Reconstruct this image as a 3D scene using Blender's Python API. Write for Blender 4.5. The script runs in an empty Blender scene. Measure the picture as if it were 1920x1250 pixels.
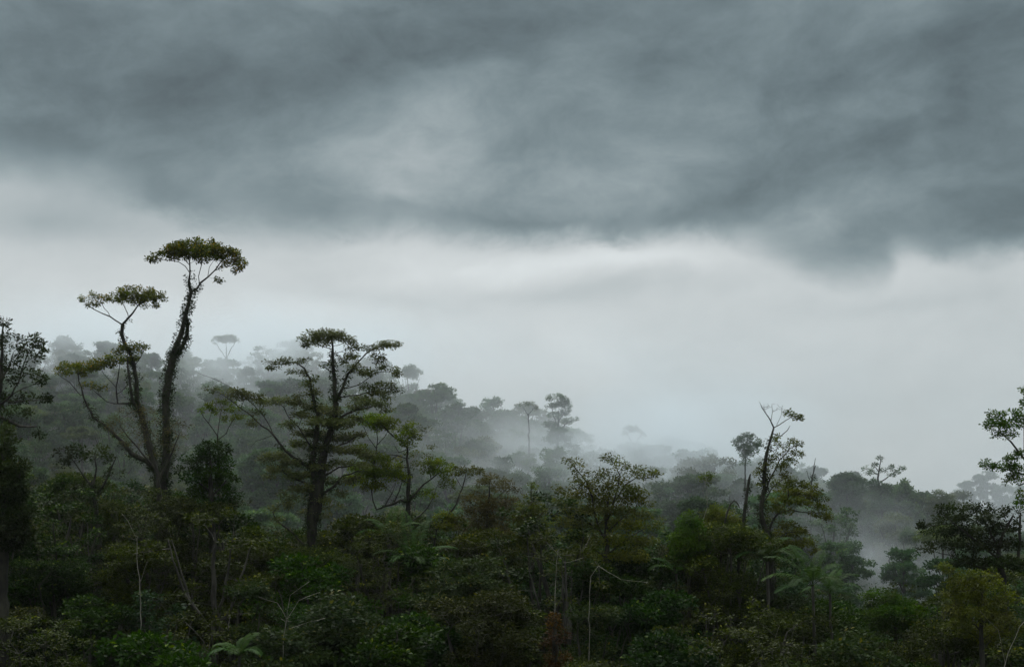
import bpy, math, random
import numpy as np
from mathutils import Vector, Matrix

F = 2667.0          # focal length in photograph pixels (50 mm on a 36 mm sensor)
HZ = 960.0          # horizon row of the photograph
scene = bpy.context.scene
C = scene.collection

# ------------------------------------------------------------------ camera
cam_d = bpy.data.cameras.new('camera')
cam = bpy.data.objects.new('camera', cam_d)
C.objects.link(cam)
cam_d.lens = 50.0
cam_d.sensor_width = 36.0
cam_d.shift_y = (HZ - 625.0) / 1920.0
cam_d.clip_start = 0.5
cam_d.clip_end = 20000.0
cam.location = (0, 0, 0)
cam.rotation_euler = (math.radians(90), 0, 0)
scene.camera = cam

# ------------------------------------------------------------------ render and exposure
scene.render.engine = 'CYCLES'
cy = scene.cycles
cy.max_bounces = 8
cy.diffuse_bounces = 3
cy.glossy_bounces = 1
cy.transmission_bounces = 3
cy.transparent_max_bounces = 8
cy.volume_bounces = 6
cy.volume_step_rate = 1.0
cy.volume_max_steps = 128
cy.use_denoising = True
cy.use_adaptive_sampling = True
cy.adaptive_threshold = 0.02
scene.view_settings.view_transform = 'Standard'
scene.view_settings.look = 'None'
scene.view_settings.gamma = 1.0
scene.view_settings.use_curve_mapping = False
scene.view_settings.exposure = 0.0

# ------------------------------------------------------------------ node expressions
class N:
    """number-valued socket with operators, so that node maths reads as formulae"""
    def __init__(s, nt, sock): s.nt = nt; s.s = sock
    def _m(s, op, *o, clamp=False):
        n = s.nt.nodes.new('ShaderNodeMath'); n.operation = op; n.use_clamp = clamp
        for i, v in enumerate((s,) + o):
            if isinstance(v, N): s.nt.links.new(v.s, n.inputs[i])
            else: n.inputs[i].default_value = float(v)
        return N(s.nt, n.outputs[0])
    def __add__(s, o): return s._m('ADD', o)
    def __sub__(s, o): return s._m('SUBTRACT', o)
    def __mul__(s, o): return s._m('MULTIPLY', o)
    def __truediv__(s, o): return s._m('DIVIDE', o)
    __radd__ = __add__; __rmul__ = __mul__
    def rsub(s, v): return (s * -1.0) + v
    def pow(s, o): return s._m('POWER', o)
    def max(s, o): return s._m('MAXIMUM', o)
    def min(s, o): return s._m('MINIMUM', o)
    def clamp(s): return s._m('ADD', 0.0, clamp=True)
    def exp(s): return s._m('EXPONENT')
    def smooth(s, a, b):
        n = s.nt.nodes.new('ShaderNodeMapRange'); n.interpolation_type = 'SMOOTHSTEP'
        s.nt.links.new(s.s, n.inputs['Value'])
        n.inputs['From Min'].default_value = a; n.inputs['From Max'].default_value = b
        return N(s.nt, n.outputs['Result'])
def mixn(a, b, t): return a + (b - a) * t if isinstance(b, N) else a + (a * -1.0 + b) * t
def comb(nt, *v):
    n = nt.nodes.new('ShaderNodeCombineXYZ')
    for i, k in enumerate(v):
        if isinstance(k, N): nt.links.new(k.s, n.inputs[i])
        else: n.inputs[i].default_value = k
    return n.outputs[0]
def sep(nt, sock):
    n = nt.nodes.new('ShaderNodeSeparateXYZ'); nt.links.new(sock, n.inputs[0])
    return [N(nt, n.outputs[i]) for i in range(3)]
def noise(nt, vec, scale, detail=4, rough=0.5, dist=0.0):
    n = nt.nodes.new('ShaderNodeTexNoise')
    nt.links.new(vec, n.inputs['Vector'])
    n.inputs['Scale'].default_value = scale; n.inputs['Detail'].default_value = detail
    n.inputs['Roughness'].default_value = rough; n.inputs['Distortion'].default_value = dist
    return N(nt, n.outputs[0])

# ------------------------------------------------------------------ sky: overcast deck of cloud over the Nishita sky
SUN_EL, SUN_AZ = 48.0, -14.0            # degrees; azimuth from +Y towards +X
def az_of(px): return math.atan((px - 960) / F)
def el_of(py, px=960): return math.atan((HZ - py) / F * math.cos(az_of(px)))
world = bpy.data.worlds.new("World"); scene.world = world
world.use_nodes = True
wt = world.node_tree; wt.nodes.clear()
wo = wt.nodes.new('ShaderNodeOutputWorld'); bg = wt.nodes.new('ShaderNodeBackground')
wt.links.new(bg.outputs[0], wo.inputs[0])
sky = wt.nodes.new('ShaderNodeTexSky'); sky.sky_type = 'NISHITA'; sky.sun_disc = False
sky.sun_elevation = math.radians(SUN_EL); sky.sun_rotation = math.radians(SUN_AZ)
tc = wt.nodes.new('ShaderNodeTexCoord')
X, Y_, Z_ = sep(wt, tc.outputs['Generated'])
az = X._m('ARCTAN2', Y_)
el = Z_._m('ARCSINE')
# soft warps
wv = comb(wt, az * 1.0, el * 2.2, 0.0)
w1 = noise(wt, wv, 5.0, 3, 0.5) - 0.5
w2 = noise(wt, comb(wt, az, el * 2.2, 4.7), 5.0, 3, 0.5) - 0.5
azw = az + w1 * 0.10
elw = el + w2 * 0.045
fine = noise(wt, comb(wt, azw, elw * 1.45, 1.3), 18.0, 10, 0.66, 0.12) - 0.5
big = noise(wt, comb(wt, azw + elw * -0.9, elw * 2.4, 9.1), 6.5, 5, 0.5) - 0.5
# lower edge of the dark deck, as a curve over azimuth (repeats smoothly outside the frame)
edge_pts = [(-300, 330), (0, 358), (120, 375), (300, 415), (480, 448), (580, 458), (700, 446), (850, 458), (1000, 456),
            (1100, 452), (1160, 462), (1240, 455), (1330, 462), (1400, 480), (1470, 520), (1540, 542), (1640, 545),
            (1690, 500), (1760, 505), (1850, 500), (1920, 480), (2150, 440)]
fc = wt.nodes.new('ShaderNodeFloatCurve')
cm = fc.mapping; cv = cm.curves[0]
A0, A1 = az_of(-300), az_of(2150)
E0, E1 = 0.10, 0.30
pts = [((az_of(a) - A0) / (A1 - A0), (el_of(b, a) - E0) / (E1 - E0)) for a, b in edge_pts]
cv.points[0].location = pts[0]; cv.points[1].location = pts[-1]
for p in pts[1:-1]: cv.points.new(*p)
cm.update()
fc.inputs['Factor'].default_value = 1.0
an = ((azw * 0.5 + az * 0.5) - A0) * (1.0 / (A1 - A0))
wt.links.new(an.clamp().s, fc.inputs['Value'])
edge = N(wt, fc.outputs[0]) * (E1 - E0) + E0
h = el + fine * 0.036 + w2 * 0.012 - edge
soft = noise(wt, comb(wt, az, el, 7.7), 9.0, 2, 0.5).smooth(0.38, 0.62) * 0.020 + azw.smooth(-0.10, -0.22) * 0.018 + azw.smooth(0.12, 0.2) * 0.006 + 0.007
deck = (h / soft + 0.3).smooth(0.0, 1.3)
def blob(px, py, rx, ry, amp, rot=0.0, warp=1.0):
    a0, e0 = az_of(px), el_of(py, px)
    A = (az + (azw - az) * warp) - a0; E = (el + (elw - el) * warp) - e0
    c, s_ = math.cos(rot), math.sin(rot)
    u = (A * c + E * s_) * (F / rx); v = (E * c - A * s_) * (F / ry)
    return ((u * u + v * v) * -1.0).exp() * amp
mid = noise(wt, comb(wt, azw * 0.9 + elw * -0.8, elw * 1.5, 3.3), 12.0, 8, 0.58, 0.25) - 0.5
D = big * 0.27 + fine * 0.22 + mid * 0.17 + 0.492
for b in [(380, 180, 430, 110, -0.045, .12), (60, 270, 330, 75, -0.01, .0), (1050, 70, 260, 70, -0.05, .1), (1880, 100, 160, 110, -0.055, .0), (800, 275, 190, 80, 0.13, .35), (560, 380, 420, 70, 0.075, .0),
          (780, 215, 90, 45, 0.045, .2), (1000, 340, 330, 75, 0.05, .0), (1290, 235, 230, 60, 0.03, .2), (1480, 180, 220, 70, -0.02, .1),
          (1800, 300, 200, 160, -0.015, .8), (1900, 390, 90, 60, -0.05, .2), (1640, 380, 190, 45, 0.055, .55), (1590, 490, 130, 36, -0.01, .0),
          (1100, 110, 260, 60, 0.02, .3), (650, 40, 140, 50, -0.04, .0), (1360, 130, 160, 60, -0.02, .0), (1430, 440, 110, 50, 0.11, .4), (1760, 470, 120, 40, 0.03, .0), (1880, 350, 120, 80, 0.03, 0),
          (480, 410, 300, 40, -0.095, .0), (950, 430, 400, 22, -0.03, .0), (290, 270, 160, 30, 0.03, .2)]:
    D = D + blob(*b)
L = fine * 0.075 + big * 0.05 + mid * 0.09 + 0.790 + el.smooth(el_of(620), el_of(900)) * -0.045
for b in [(900, 510, 170, 26, 0.045, .0), (1200, 490, 190, 22, 0.05, .0), (1680, 520, 120, 30, 0.03, .2), (100, 400, 260, 40, -0.12, .0), (420, 600, 420, 80, 0.045, .0), (980, 520, 300, 40, 0.02, 0),
          (330, 470, 200, 30, -0.03, .0), (1080, 545, 190, 20, -0.05, .0), (1650, 575, 190, 16, -0.03, .05), (700, 560, 160, 18, -0.02, 0), (1850, 560, 140, 60, -0.03, .0), (430, 545, 260, 26, -0.02, 0),
          (1150, 690, 170, 50, 0.03, -.8), (1300, 760, 120, 60, -0.03, .0)]:
    L = L + blob(*b)
rim = (((h + 0.010) * (1 / 0.012)).pow(2.0) * -1.0).exp() * azw.smooth(-0.14, -0.05) * azw.smooth(0.16, 0.08) * 0.022
L = L + rim
B = D + (L - D) * (deck * -1.0 + 1.0)
# high overhead and behind: overcast made much brighter towards the unseen zenith, to light foliage and mist
ov = el.smooth(0.36, 1.1)
B = B + ov * 0.90
lin = B.max(0.0).pow(2.2)
t = B.smooth(0.42, 0.85)
r = lin * (t * 0.19 + 0.75); g = lin * (t * 0.0 + 1.0); b_ = lin * (t * -0.065 + 1.075)
cc = wt.nodes.new('ShaderNodeCombineColor')
for i, k in enumerate((r, g, b_)): wt.links.new(k.s, cc.inputs[i])
# cloud cover lets a trace of the blue through
sk = wt.nodes.new('ShaderNodeVectorMath'); sk.operation = 'SCALE'; sk.inputs['Scale'].default_value = 0.10
wt.links.new(sky.outputs[0], sk.inputs[0])
mx = wt.nodes.new('ShaderNodeMix'); mx.data_type = 'RGBA'; mx.inputs[0].default_value = 0.965
wt.links.new(sk.outputs[0], mx.inputs[6]); wt.links.new(cc.outputs[0], mx.inputs[7])
wt.links.new(mx.outputs[2], bg.inputs['Color'])
bg.inputs['Strength'].default_value = 1.0
world.cycles.sampling_method = 'MANUAL'; world.cycles.sample_map_resolution = 512

sun_d = bpy.data.lights.new('sun', 'SUN'); sun_d.energy = 1.5; sun_d.angle = math.radians(25); sun_d.color = (1.0, 0.98, 0.95)
sun = bpy.data.objects.new('sun', sun_d); C.objects.link(sun)
sd = Vector((math.sin(math.radians(SUN_AZ)) * math.cos(math.radians(SUN_EL)), math.cos(math.radians(SUN_AZ)) * math.cos(math.radians(SUN_EL)), math.sin(math.radians(SUN_EL))))
sun.rotation_euler = sd.to_track_quat('Z', 'Y').to_euler()

# ------------------------------------------------------------------ air
def box_mesh(name, x0, x1, y0, y1, z0, z1):
    me = bpy.data.meshes.new(name)
    v = [(x, y, z) for z in (z0, z1) for y in (y0, y1) for x in (x0, x1)]
    me.from_pydata(v, [], [(0, 2, 3, 1), (4, 5, 7, 6), (0, 1, 5, 4), (2, 6, 7, 3), (0, 4, 6, 2), (1, 3, 7, 5)])
    return me
HAZE_DENS = 0.00005
hz = bpy.data.objects.new('haze', box_mesh('haze', -1600, 1600, -300, 2900, -120, 84)); C.objects.link(hz)
hz['kind'] = 'stuff'; hz['label'] = 'thin even haze hanging in the air over the whole valley'
hm = bpy.data.materials.new('haze'); hm.use_nodes = True; ht = hm.node_tree; ht.nodes.clear()
ho = ht.nodes.new('ShaderNodeOutputMaterial'); hv = ht.nodes.new('ShaderNodeVolumePrincipled')
hv.inputs['Color'].default_value = (0.93, 0.97, 1.0, 1); hv.inputs['Density'].default_value = HAZE_DENS; hv.inputs['Anisotropy'].default_value = 0.55
ht.links.new(hv.outputs[0], ho.inputs['Volume']); hz.data.materials.append(hm)
# ------------------------------------------------------------------ land
def curve(pts):
    xs = np.array([p[0] for p in pts], float); ys = np.array([p[1] for p in pts], float)
    return lambda x: np.interp(x, xs, ys)
near_line = curve([(-400, 890), (0, 895), (120, 905), (300, 915), (400, 950), (470, 985), (560, 1012), (700, 992), (850, 1005), (960, 1005), (1100, 1030), (1240, 1040),
                   (1310, 1008), (1400, 1028), (1470, 1075), (1560, 1125), (1620, 1180), (1740, 1205), (1800, 1110), (1900, 1070), (2300, 1050)])
far_line = curve([(-600, 620), (0, 632), (100, 642), (300, 655), (420, 660), (560, 655), (680, 675), (760, 708), (850, 760), (960, 782), (1060, 800), (1110, 838),
                  (1200, 832), (1330, 842), (1450, 866), (1560, 888), (1700, 912), (1800, 955), (1920, 985), (2500, 1010)])
ridge_y = curve([(-600, 500), (1000, 500), (1120, 470), (1400, 430), (1700, 405), (2500, 400)])
rise_exp = curve([(-600, .8), (900, .75), (1150, .5), (1450, .32), (2500, .3)])
def sst(a, b, x):
    t = np.clip((x - a) / (b - a), 0, 1); return t * t * (3 - 2 * t)
def canopy_near(x, y):
    x = np.asarray(x, float)
    px = 960 + F * x / np.maximum(y, 60)
    z0 = -(1290 - HZ) / F * 92
    z1 = (HZ + 22 - near_line(px)) / F * np.clip(y, 120, 165)
    t = np.clip((y - 92) / 30, 0, 1)
    return z0 + (z1 - z0) * t
def ground(x, y):
    x = np.asarray(x, float); y = np.asarray(y, float)
    near = canopy_near(x, y) - 17.0
    near = -2.2 + (near + 2.2) * sst(4, 75, y)
    pxr = 960 + F * x / np.clip(y, 300, 500)
    yr = ridge_y(pxr)
    ridge = (HZ - far_line(pxr)) / F * yr - 19.0
    far = -34 + (ridge + 34) * np.clip((y - 244) / (yr - 244), 0, 1) ** rise_exp(pxr)
    far = far - (ridge + 60) * sst(0, 1, (y - yr - 8) / 250)
    far = far + 78 * np.exp(-((y - 900) / 130) ** 2) * sst(140, 330, x) - 10 * sst(520, 900, y)
    v = near + (-34 - near) * sst(178, 225, y)
    z = np.where(y < 244, v, far)
    z = z + 0.8 * np.sin(x * .11 + 1.3) * np.sin(y * .09) * sst(60, 90, y)
    z = z + 14 * np.sin(x * .004 + 1) * np.sin(y * .003) * sst(900, 1600, y)
    return z
def P(px, py, Y): return np.array([(px - 960) / F * Y, Y, (HZ - py) / F * Y])

def node_mat(name):
    m = bpy.data.materials.new(name); m.use_nodes = True
    return m, m.node_tree, m.node_tree.nodes['Principled BSDF']
def mixcol(nt, fac, a, b, mode='MIX'):
    n = nt.nodes.new('ShaderNodeMix'); n.data_type = 'RGBA'; n.blend_type = mode
    for i, v in ((0, fac), (6, a), (7, b)):
        if isinstance(v, N): nt.links.new(v.s, n.inputs[i])
        elif isinstance(v, bpy.types.NodeSocket): nt.links.new(v, n.inputs[i])
        elif i == 0: n.inputs[0].default_value = v
        else: n.inputs[i].default_value = (*v, 1)
    return n.outputs[2]

m_soil, nt, bs = node_mat('forest_soil')
tcn = nt.nodes.new('ShaderNodeTexCoord')
n1 = noise(nt, tcn.outputs['Object'], 0.35, 6, 0.6); n2 = noise(nt, tcn.outputs['Object'], 3.0, 5, 0.6)
c1 = mixcol(nt, n1.smooth(0.4, 0.62), (0.030, 0.022, 0.014), (0.028, 0.042, 0.016))
c2 = mixcol(nt, n2.smooth(0.35, 0.7), c1, (0.016, 0.022, 0.010))
nt.links.new(c2, bs.inputs['Base Color']); bs.inputs['Roughness'].default_value = 0.95
bp = nt.nodes.new('ShaderNodeBump'); bp.inputs['Strength'].default_value = 0.8; bp.inputs['Distance'].default_value = 0.4
nt.links.new(n2.s, bp.inputs['Height']); nt.links.new(bp.outputs[0], bs.inputs['Normal'])

ys = np.concatenate([np.linspace(-60, 90, 40), np.linspace(93, 560, 200), np.linspace(570, 1100, 70), np.linspace(1130, 7000, 60)])
us = np.linspace(-1, 1, 181)
rows = []
for y in ys:
    w = 130 + max(0, y) * 0.9
    xr = us * w
    rows.append(np.stack([xr, np.full_like(xr, y), ground(xr, np.full_like(xr, y))], 1))
V = np.concatenate(rows); nx = len(us)
f = [(j * nx + i, j * nx + i + 1, (j + 1) * nx + i + 1, (j + 1) * nx + i) for j in range(len(ys) - 1) for i in range(nx - 1)]
gm = bpy.data.meshes.new('ground'); gm.from_pydata(V.tolist(), [], f); gm.materials.append(m_soil)
for p_ in gm.polygons: p_.use_smooth = True
go = bpy.data.objects.new('ground', gm); C.objects.link(go); go['kind'] = 'structure'; go['label'] = 'dark forest floor falling into the valley and rising to the far ridge'

# ------------------------------------------------------------------ materials of leaf and bark
LEAF = {}
def leaf_mat(name, dark, light, flush, spec=0.09, trans=0.28):
    m, nt, bs = node_mat(name)
    at = nt.nodes.new('ShaderNodeAttribute'); at.attribute_name = 'tint'
    tv = N(nt, at.outputs['Fac'])
    oi = nt.nodes.new('ShaderNodeObjectInfo'); rnd = N(nt, oi.outputs['Random'])
    tco = nt.nodes.new('ShaderNodeTexCoord')
    big = noise(nt, tco.outputs['Object'], 0.45, 2, 0.5)
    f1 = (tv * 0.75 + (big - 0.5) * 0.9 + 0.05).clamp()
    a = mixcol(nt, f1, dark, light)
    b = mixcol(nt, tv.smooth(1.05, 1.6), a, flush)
    hsv = nt.nodes.new('ShaderNodeHueSaturation')
    nt.links.new(b, hsv.inputs['Color'])
    nt.links.new((rnd * 0.032 + 0.491).s, hsv.inputs['Hue'])
    nt.links.new(((rnd * 7.31)._m('FRACT') * 0.55 + 0.72).s, hsv.inputs['Value'])
    nt.links.new(((rnd * 3.7)._m('FRACT') * 0.2 + 1.02).s, hsv.inputs['Saturation'])
    nt.links.new(hsv.outputs[0], bs.inputs['Base Color'])
    bs.inputs['Roughness'].default_value = 0.58; bs.inputs['Specular IOR Level'].default_value = spec
    tr = nt.nodes.new('ShaderNodeBsdfTranslucent')
    tcx = mixcol(nt, 1.0, hsv.outputs[0], (1.25, 1.35, 0.6), 'MULTIPLY'); nt.links.new(tcx, tr.inputs['Color'])
    ms = nt.nodes.new('ShaderNodeMixShader'); ms.inputs[0].default_value = trans
    nt.links.new(bs.outputs[0], ms.inputs[1]); nt.links.new(tr.outputs[0], ms.inputs[2])
    out = [n for n in nt.nodes if n.type == 'OUTPUT_MATERIAL'][0]
    nt.links.new(ms.outputs[0], out.inputs['Surface'])
    m.cycles.emission_sampling = 'NONE'
    LEAF[name] = m
leaf_mat('olive_leaves', (0.043, 0.054, 0.014), (0.130, 0.138, 0.030), (0.17, 0.15, 0.03))
leaf_mat('brown_olive_leaves', (0.048, 0.044, 0.020), (0.115, 0.098, 0.044), (0.13, 0.09, 0.04))
leaf_mat('green_leaves', (0.026, 0.054, 0.012), (0.085, 0.138, 0.022), (0.14, 0.16, 0.03))
leaf_mat('dark_leaves', (0.014, 0.024, 0.011), (0.044, 0.055, 0.022), (0.10, 0.09, 0.03), 0.06)
leaf_mat('yellow_green_leaves', (0.051, 0.072, 0.017), (0.145, 0.181, 0.032), (0.20, 0.19, 0.03))
leaf_mat('umbrella_leaves', (0.041, 0.054, 0.012), (0.140, 0.148, 0.028), (0.33, 0.20, 0.022), 0.1)
leaf_mat('blue_green_leaves', (0.016, 0.036, 0.018), (0.068, 0.112, 0.048), (0.12, 0.14, 0.05))
leaf_mat('frond_leaves', (0.024, 0.046, 0.015), (0.050, 0.083, 0.024), (0.10, 0.11, 0.04), 0.05)
leaf_mat('grey_olive_leaves', (0.042, 0.052, 0.024), (0.128, 0.142, 0.058), (0.18, 0.17, 0.05))
leaf_mat('shaded_green_leaves', (0.008, 0.020, 0.005), (0.034, 0.062, 0.010), (0.12, 0.15, 0.03))  # green leaves darkened: foreground shade put into the colour
leaf_mat('shaded_olive_leaves', (0.013, 0.019, 0.005), (0.050, 0.061, 0.012), (0.14, 0.14, 0.03))  # olive leaves darkened the same way, near-canopy shade in the colour
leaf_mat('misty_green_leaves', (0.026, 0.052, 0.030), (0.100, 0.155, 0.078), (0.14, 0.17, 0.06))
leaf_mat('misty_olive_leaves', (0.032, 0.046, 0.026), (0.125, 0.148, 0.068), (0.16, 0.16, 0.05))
leaf_mat('rust_leaves', (0.035, 0.020, 0.010), (0.090, 0.048, 0.020), (0.14, 0.06, 0.02))
def bark_mat(name, a, b, sc=2.0):
    m, nt, bs = node_mat(name)
    tco = nt.nodes.new('ShaderNodeTexCoord')
    x, y, z = sep(nt, tco.outputs['Object'])
    k = noise(nt, comb(nt, x * 1.0, y * 1.0, z * 0.35), sc, 6, 0.65)
    nt.links.new(mixcol(nt, k.smooth(0.38, 0.64), a, b), bs.inputs['Base Color']); bs.inputs['Roughness'].default_value = 0.9
    bp = nt.nodes.new('ShaderNodeBump'); bp.inputs['Strength'].default_value = 0.9; bp.inputs['Distance'].default_value = 0.06
    nt.links.new(k.s, bp.inputs['Height']); nt.links.new(bp.outputs[0], bs.inputs['Normal'])
    return m
BARK = dict(dark=bark_mat('dark_mossy_bark', (0.012, 0.011, 0.008), (0.035, 0.034, 0.020)),
            grey=bark_mat('grey_bark', (0.025, 0.023, 0.018), (0.075, 0.070, 0.056)),
            pale=bark_mat('pale_bark', (0.12, 0.115, 0.09), (0.30, 0.28, 0.23)))

# ------------------------------------------------------------------ tree growing
def unit(v): return v / (np.linalg.norm(v, axis=-1, keepdims=True) + 1e-9)
class Skel:
    def __init__(s, rng):
        s.p = []; s.par = []; s.minr = []; s.tag = []; s.plen = []; s.rng = rng
    def add(s, p, par, r, tag):
        s.p.append(np.array(p, float)); s.par.append(par); s.minr.append(r); s.tag.append(tag)
        s.plen.append(0 if par < 0 else s.plen[par] + float(np.linalg.norm(s.p[-1] - s.p[par])))
        return len(s.p) - 1
    def line(s, pts, tag, step=0.7, start=None, wob=0.06):
        """pts: (x,y,z,r). Joined to node `start` or, if None and the tree has nodes, to the nearest one"""
        pts = [np.array(q, float) for q in pts]
        if start is None and s.p:
            A = np.array(s.p); start = int(np.argmin(np.linalg.norm(A - pts[0][:3], axis=1)))
        par = -1 if start is None else start
        if par < 0: par = s.add(pts[0][:3], -1, pts[0][3], tag)
        else:
            a0 = s.p[par]
            if np.linalg.norm(a0 - pts[0][:3]) > 0.15: pts = [np.array([*a0, pts[0][3]])] + pts
        for a, b in zip(pts[:-1], pts[1:]):
            L = np.linalg.norm(b[:3] - a[:3]); n = max(1, int(round(L / step)))
            for k in range(1, n + 1):
                t = k / n; q = a + (b - a) * t
                w = s.rng.normal(0, wob, 3) * (0.6 if k < n else 0.3)
                par = s.add(q[:3] + w, par, q[3], tag)
        return par
    def attract(s, pts, bf=0.35, step=0.8, arch=0.12, tag=-1, rt=0.012):
        """join every target point to the cheapest node so far (distance + a share of the path to the root)"""
        tips = []
        if len(pts) == 0: return tips
        A = np.array(s.p); order = np.argsort([np.min(np.linalg.norm(A - q, axis=1)) for q in pts])
        cap = len(s.p) + len(pts) * 6 + 10
        buf = np.zeros((cap, 3)); buf[:len(s.p)] = A; pl = np.zeros(cap); pl[:len(s.p)] = s.plen; n = len(s.p)
        for i in order:
            q = pts[i]
            d = np.linalg.norm(buf[:n] - q, axis=1)
            below = np.clip(buf[:n, 2] - q[2], 0, None)
            j = int(np.argmin(d + bf * pl[:n] + 0.8 * below))
            a = s.p[j]; L = d[j]; k = min(5, max(1, int(round(L / step))))
            off = s.rng.normal(0, 0.10, 3) * L; off[2] += arch * L * s.rng.uniform(-.4, 1)
            par = j
            for m in range(1, k + 1):
                t = m / k
                par = s.add(a + (q - a) * t + off * (4 * t * (1 - t)) * 0.5, par, rt, tag)
                buf[n] = s.p[par]; pl[n] = s.plen[par]; n += 1
            tips.append(par)
        return tips
    def radii(s, rt=0.013, e=2.3):
        n = len(s.p); acc = np.zeros(n); r = np.zeros(n)
        for i in range(n - 1, -1, -1):
            a = (acc[i] if acc[i] > 0 else rt ** e) ** (1 / e)
            r[i] = max(a, s.minr[i]) if s.tag[i] < 0 or s.minr[i] == 0 else max(s.minr[i], min(a, s.minr[i] * 1.1 + .01))
            if s.par[i] >= 0: acc[s.par[i]] += min(r[i], 9) ** e if s.tag[i] < 0 else r[i] ** e * 0.3
        return r
    def meshes(s, sides=(7, 3), rmax=None, rough=0.12):
        """tubes, split by tag"""
        r = s.radii(); n = len(s.p); kids = [[] for _ in range(n)]
        for i, p in enumerate(s.par):
            if p >= 0: kids[p].append(i)
        out = {}
        starts = [(i, -1) for i in range(n) if s.par[i] < 0]
        while starts:
            i, frm = starts.pop()
            chain = [i]; tag = s.tag[i]; c = i
            while True:
                same = [k for k in kids[c] if s.tag[k] == tag]
                if not same:
                    starts += [(k, c) for k in kids[c]]; break
                m = max(same, key=lambda k: r[k])
                starts += [(k, c) for k in kids[c] if k != m]
                chain.append(m); c = m
            pts = [s.p[k] for k in chain]; rr = [r[k] for k in chain]
            if frm >= 0: pts = [s.p[frm]] + pts; rr = [min(rr[0], r[frm])] + rr
            if len(pts) < 2: continue
            pts = np.array(pts); rr = np.array(rr)
            ns = sides[0] if rr[0] > 0.07 else (4 if rr[0] > 0.035 else sides[1])
            t = np.zeros_like(pts); t[1:-1] = pts[2:] - pts[:-2]; t[0] = pts[1] - pts[0]; t[-1] = pts[-1] - pts[-2]; t = unit(t)
            ref = np.array([0.31, 0.95, 0.02]); ref = np.where(np.abs(t @ ref)[:, None] > 0.95, np.array([1.0, 0, 0]), ref)
            u = unit(np.cross(t, ref)); w = np.cross(t, u)
            an = np.linspace(0, 2 * np.pi, ns, endpoint=False)
            jit = 1 + (s.rng.normal(0, rough, (len(pts), ns)) if rr[0] > 0.05 else 0)
            ring = pts[:, None, :] + (rr[:, None] * jit)[:, :, None] * (np.cos(an)[None, :, None] * u[:, None, :] + np.sin(an)[None, :, None] * w[:, None, :])
            V, Fc = out.setdefault(tag, ([], []))
            base = sum(len(v) for v in V)
            V.append(ring.reshape(-1, 3))
            a = np.arange(len(pts) - 1)[:, None] * ns; b = np.arange(ns)[None, :]; b2 = (b + 1) % ns
            q = np.stack([a + b, a + b2, a + b2 + ns, a + b + ns], -1).reshape(-1, 4) + base
            Fc.append(q)
        return {k: (np.concatenate(v), np.concatenate(f)) for k, (v, f) in out.items()}

def quad_mesh(name, V, Q, mat, tint=None, smooth=True):
    me = bpy.data.meshes.new(name)
    me.vertices.add(len(V)); me.vertices.foreach_set('co', np.asarray(V, np.float32).ravel())
    me.loops.add(len(Q) * 4); me.loops.foreach_set('vertex_index', np.asarray(Q, np.int32).ravel())
    me.polygons.add(len(Q)); me.polygons.foreach_set('loop_start', np.arange(0, len(Q) * 4, 4, dtype=np.int32))
    if smooth: me.polygons.foreach_set('use_smooth', np.ones(len(Q), bool))
    if tint is not None:
        at = me.attributes.new('tint', 'FLOAT', 'FACE'); at.data.foreach_set('value', np.asarray(tint, np.float32))
    me.materials.append(mat); me.update(); me.validate()
    return me

def leaves(rng, tips, dirs, k, size, spread, flat, droop=0.1, tint0=None, aspect=0.42):
    """k leaves round each tip; returns V, Q, tint"""
    n = len(tips)
    T = np.repeat(tips, k, 0); Dv = np.repeat(dirs, k, 0)
    o = rng.normal(0, 1, (n * k, 3)); o = unit(o) * (rng.uniform(0, 1, (n * k, 1)) ** 0.5) * spread
    o[:, 2] *= (1 - 0.65 * flat)
    pos = T + o
    ax = unit(o / spread + Dv * 0.5 + rng.normal(0, 0.35, (n * k, 3)) * np.array([1, 1, 1 - 0.7 * flat]) - np.array([0, 0, droop]))
    nr = unit(np.array([0, 0, 1.0]) * flat * 1.6 + rng.normal(0, 1, (n * k, 3)) * (1.15 - flat))
    sd = unit(np.cross(ax, nr)); nn = np.cross(sd, ax)
    L = size * rng.uniform(0.65, 1.25, (n * k, 1)); W = L * aspect
    a = pos; b = pos + ax * L * 0.5 + sd * W * 0.5 + nn * L * 0.05; c = pos + ax * L - nn * L * 0.12; d = pos + ax * L * 0.5 - sd * W * 0.5 + nn * L * 0.05
    V = np.stack([a, b, c, d], 1).reshape(-1, 3); Q = np.arange(n * k * 4).reshape(-1, 4)
    ct = rng.uniform(0, 1, n) if tint0 is None else tint0
    tint = np.repeat(ct, k) * 0.55 + rng.uniform(0, 0.55, n * k)
    return V, Q, tint

def ell(rng, n, c, a, b, h, top=0.0):
    v = unit(rng.normal(0, 1, (n, 3))) * rng.uniform(0.15, 1, (n, 1)) ** (1 / 2.2)
    if top: v[:, 2] = np.where(rng.uniform(0, 1, n) < top, np.abs(v[:, 2]), v[:, 2])
    return c + v * np.array([a, b, h])

def link(name, me, parent, kind=None):
    o = bpy.data.objects.new(name, me); C.objects.link(o); o.parent = parent
    if kind: o['kind'] = kind
    return o
def root_at(name, loc, label, cat, group=None):
    o = bpy.data.objects.new(name, None); C.objects.link(o); o.location = loc
    o.empty_display_size = 0.5
    o['label'] = label; o['category'] = cat
    if group: o['group'] = group
    return o

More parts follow.
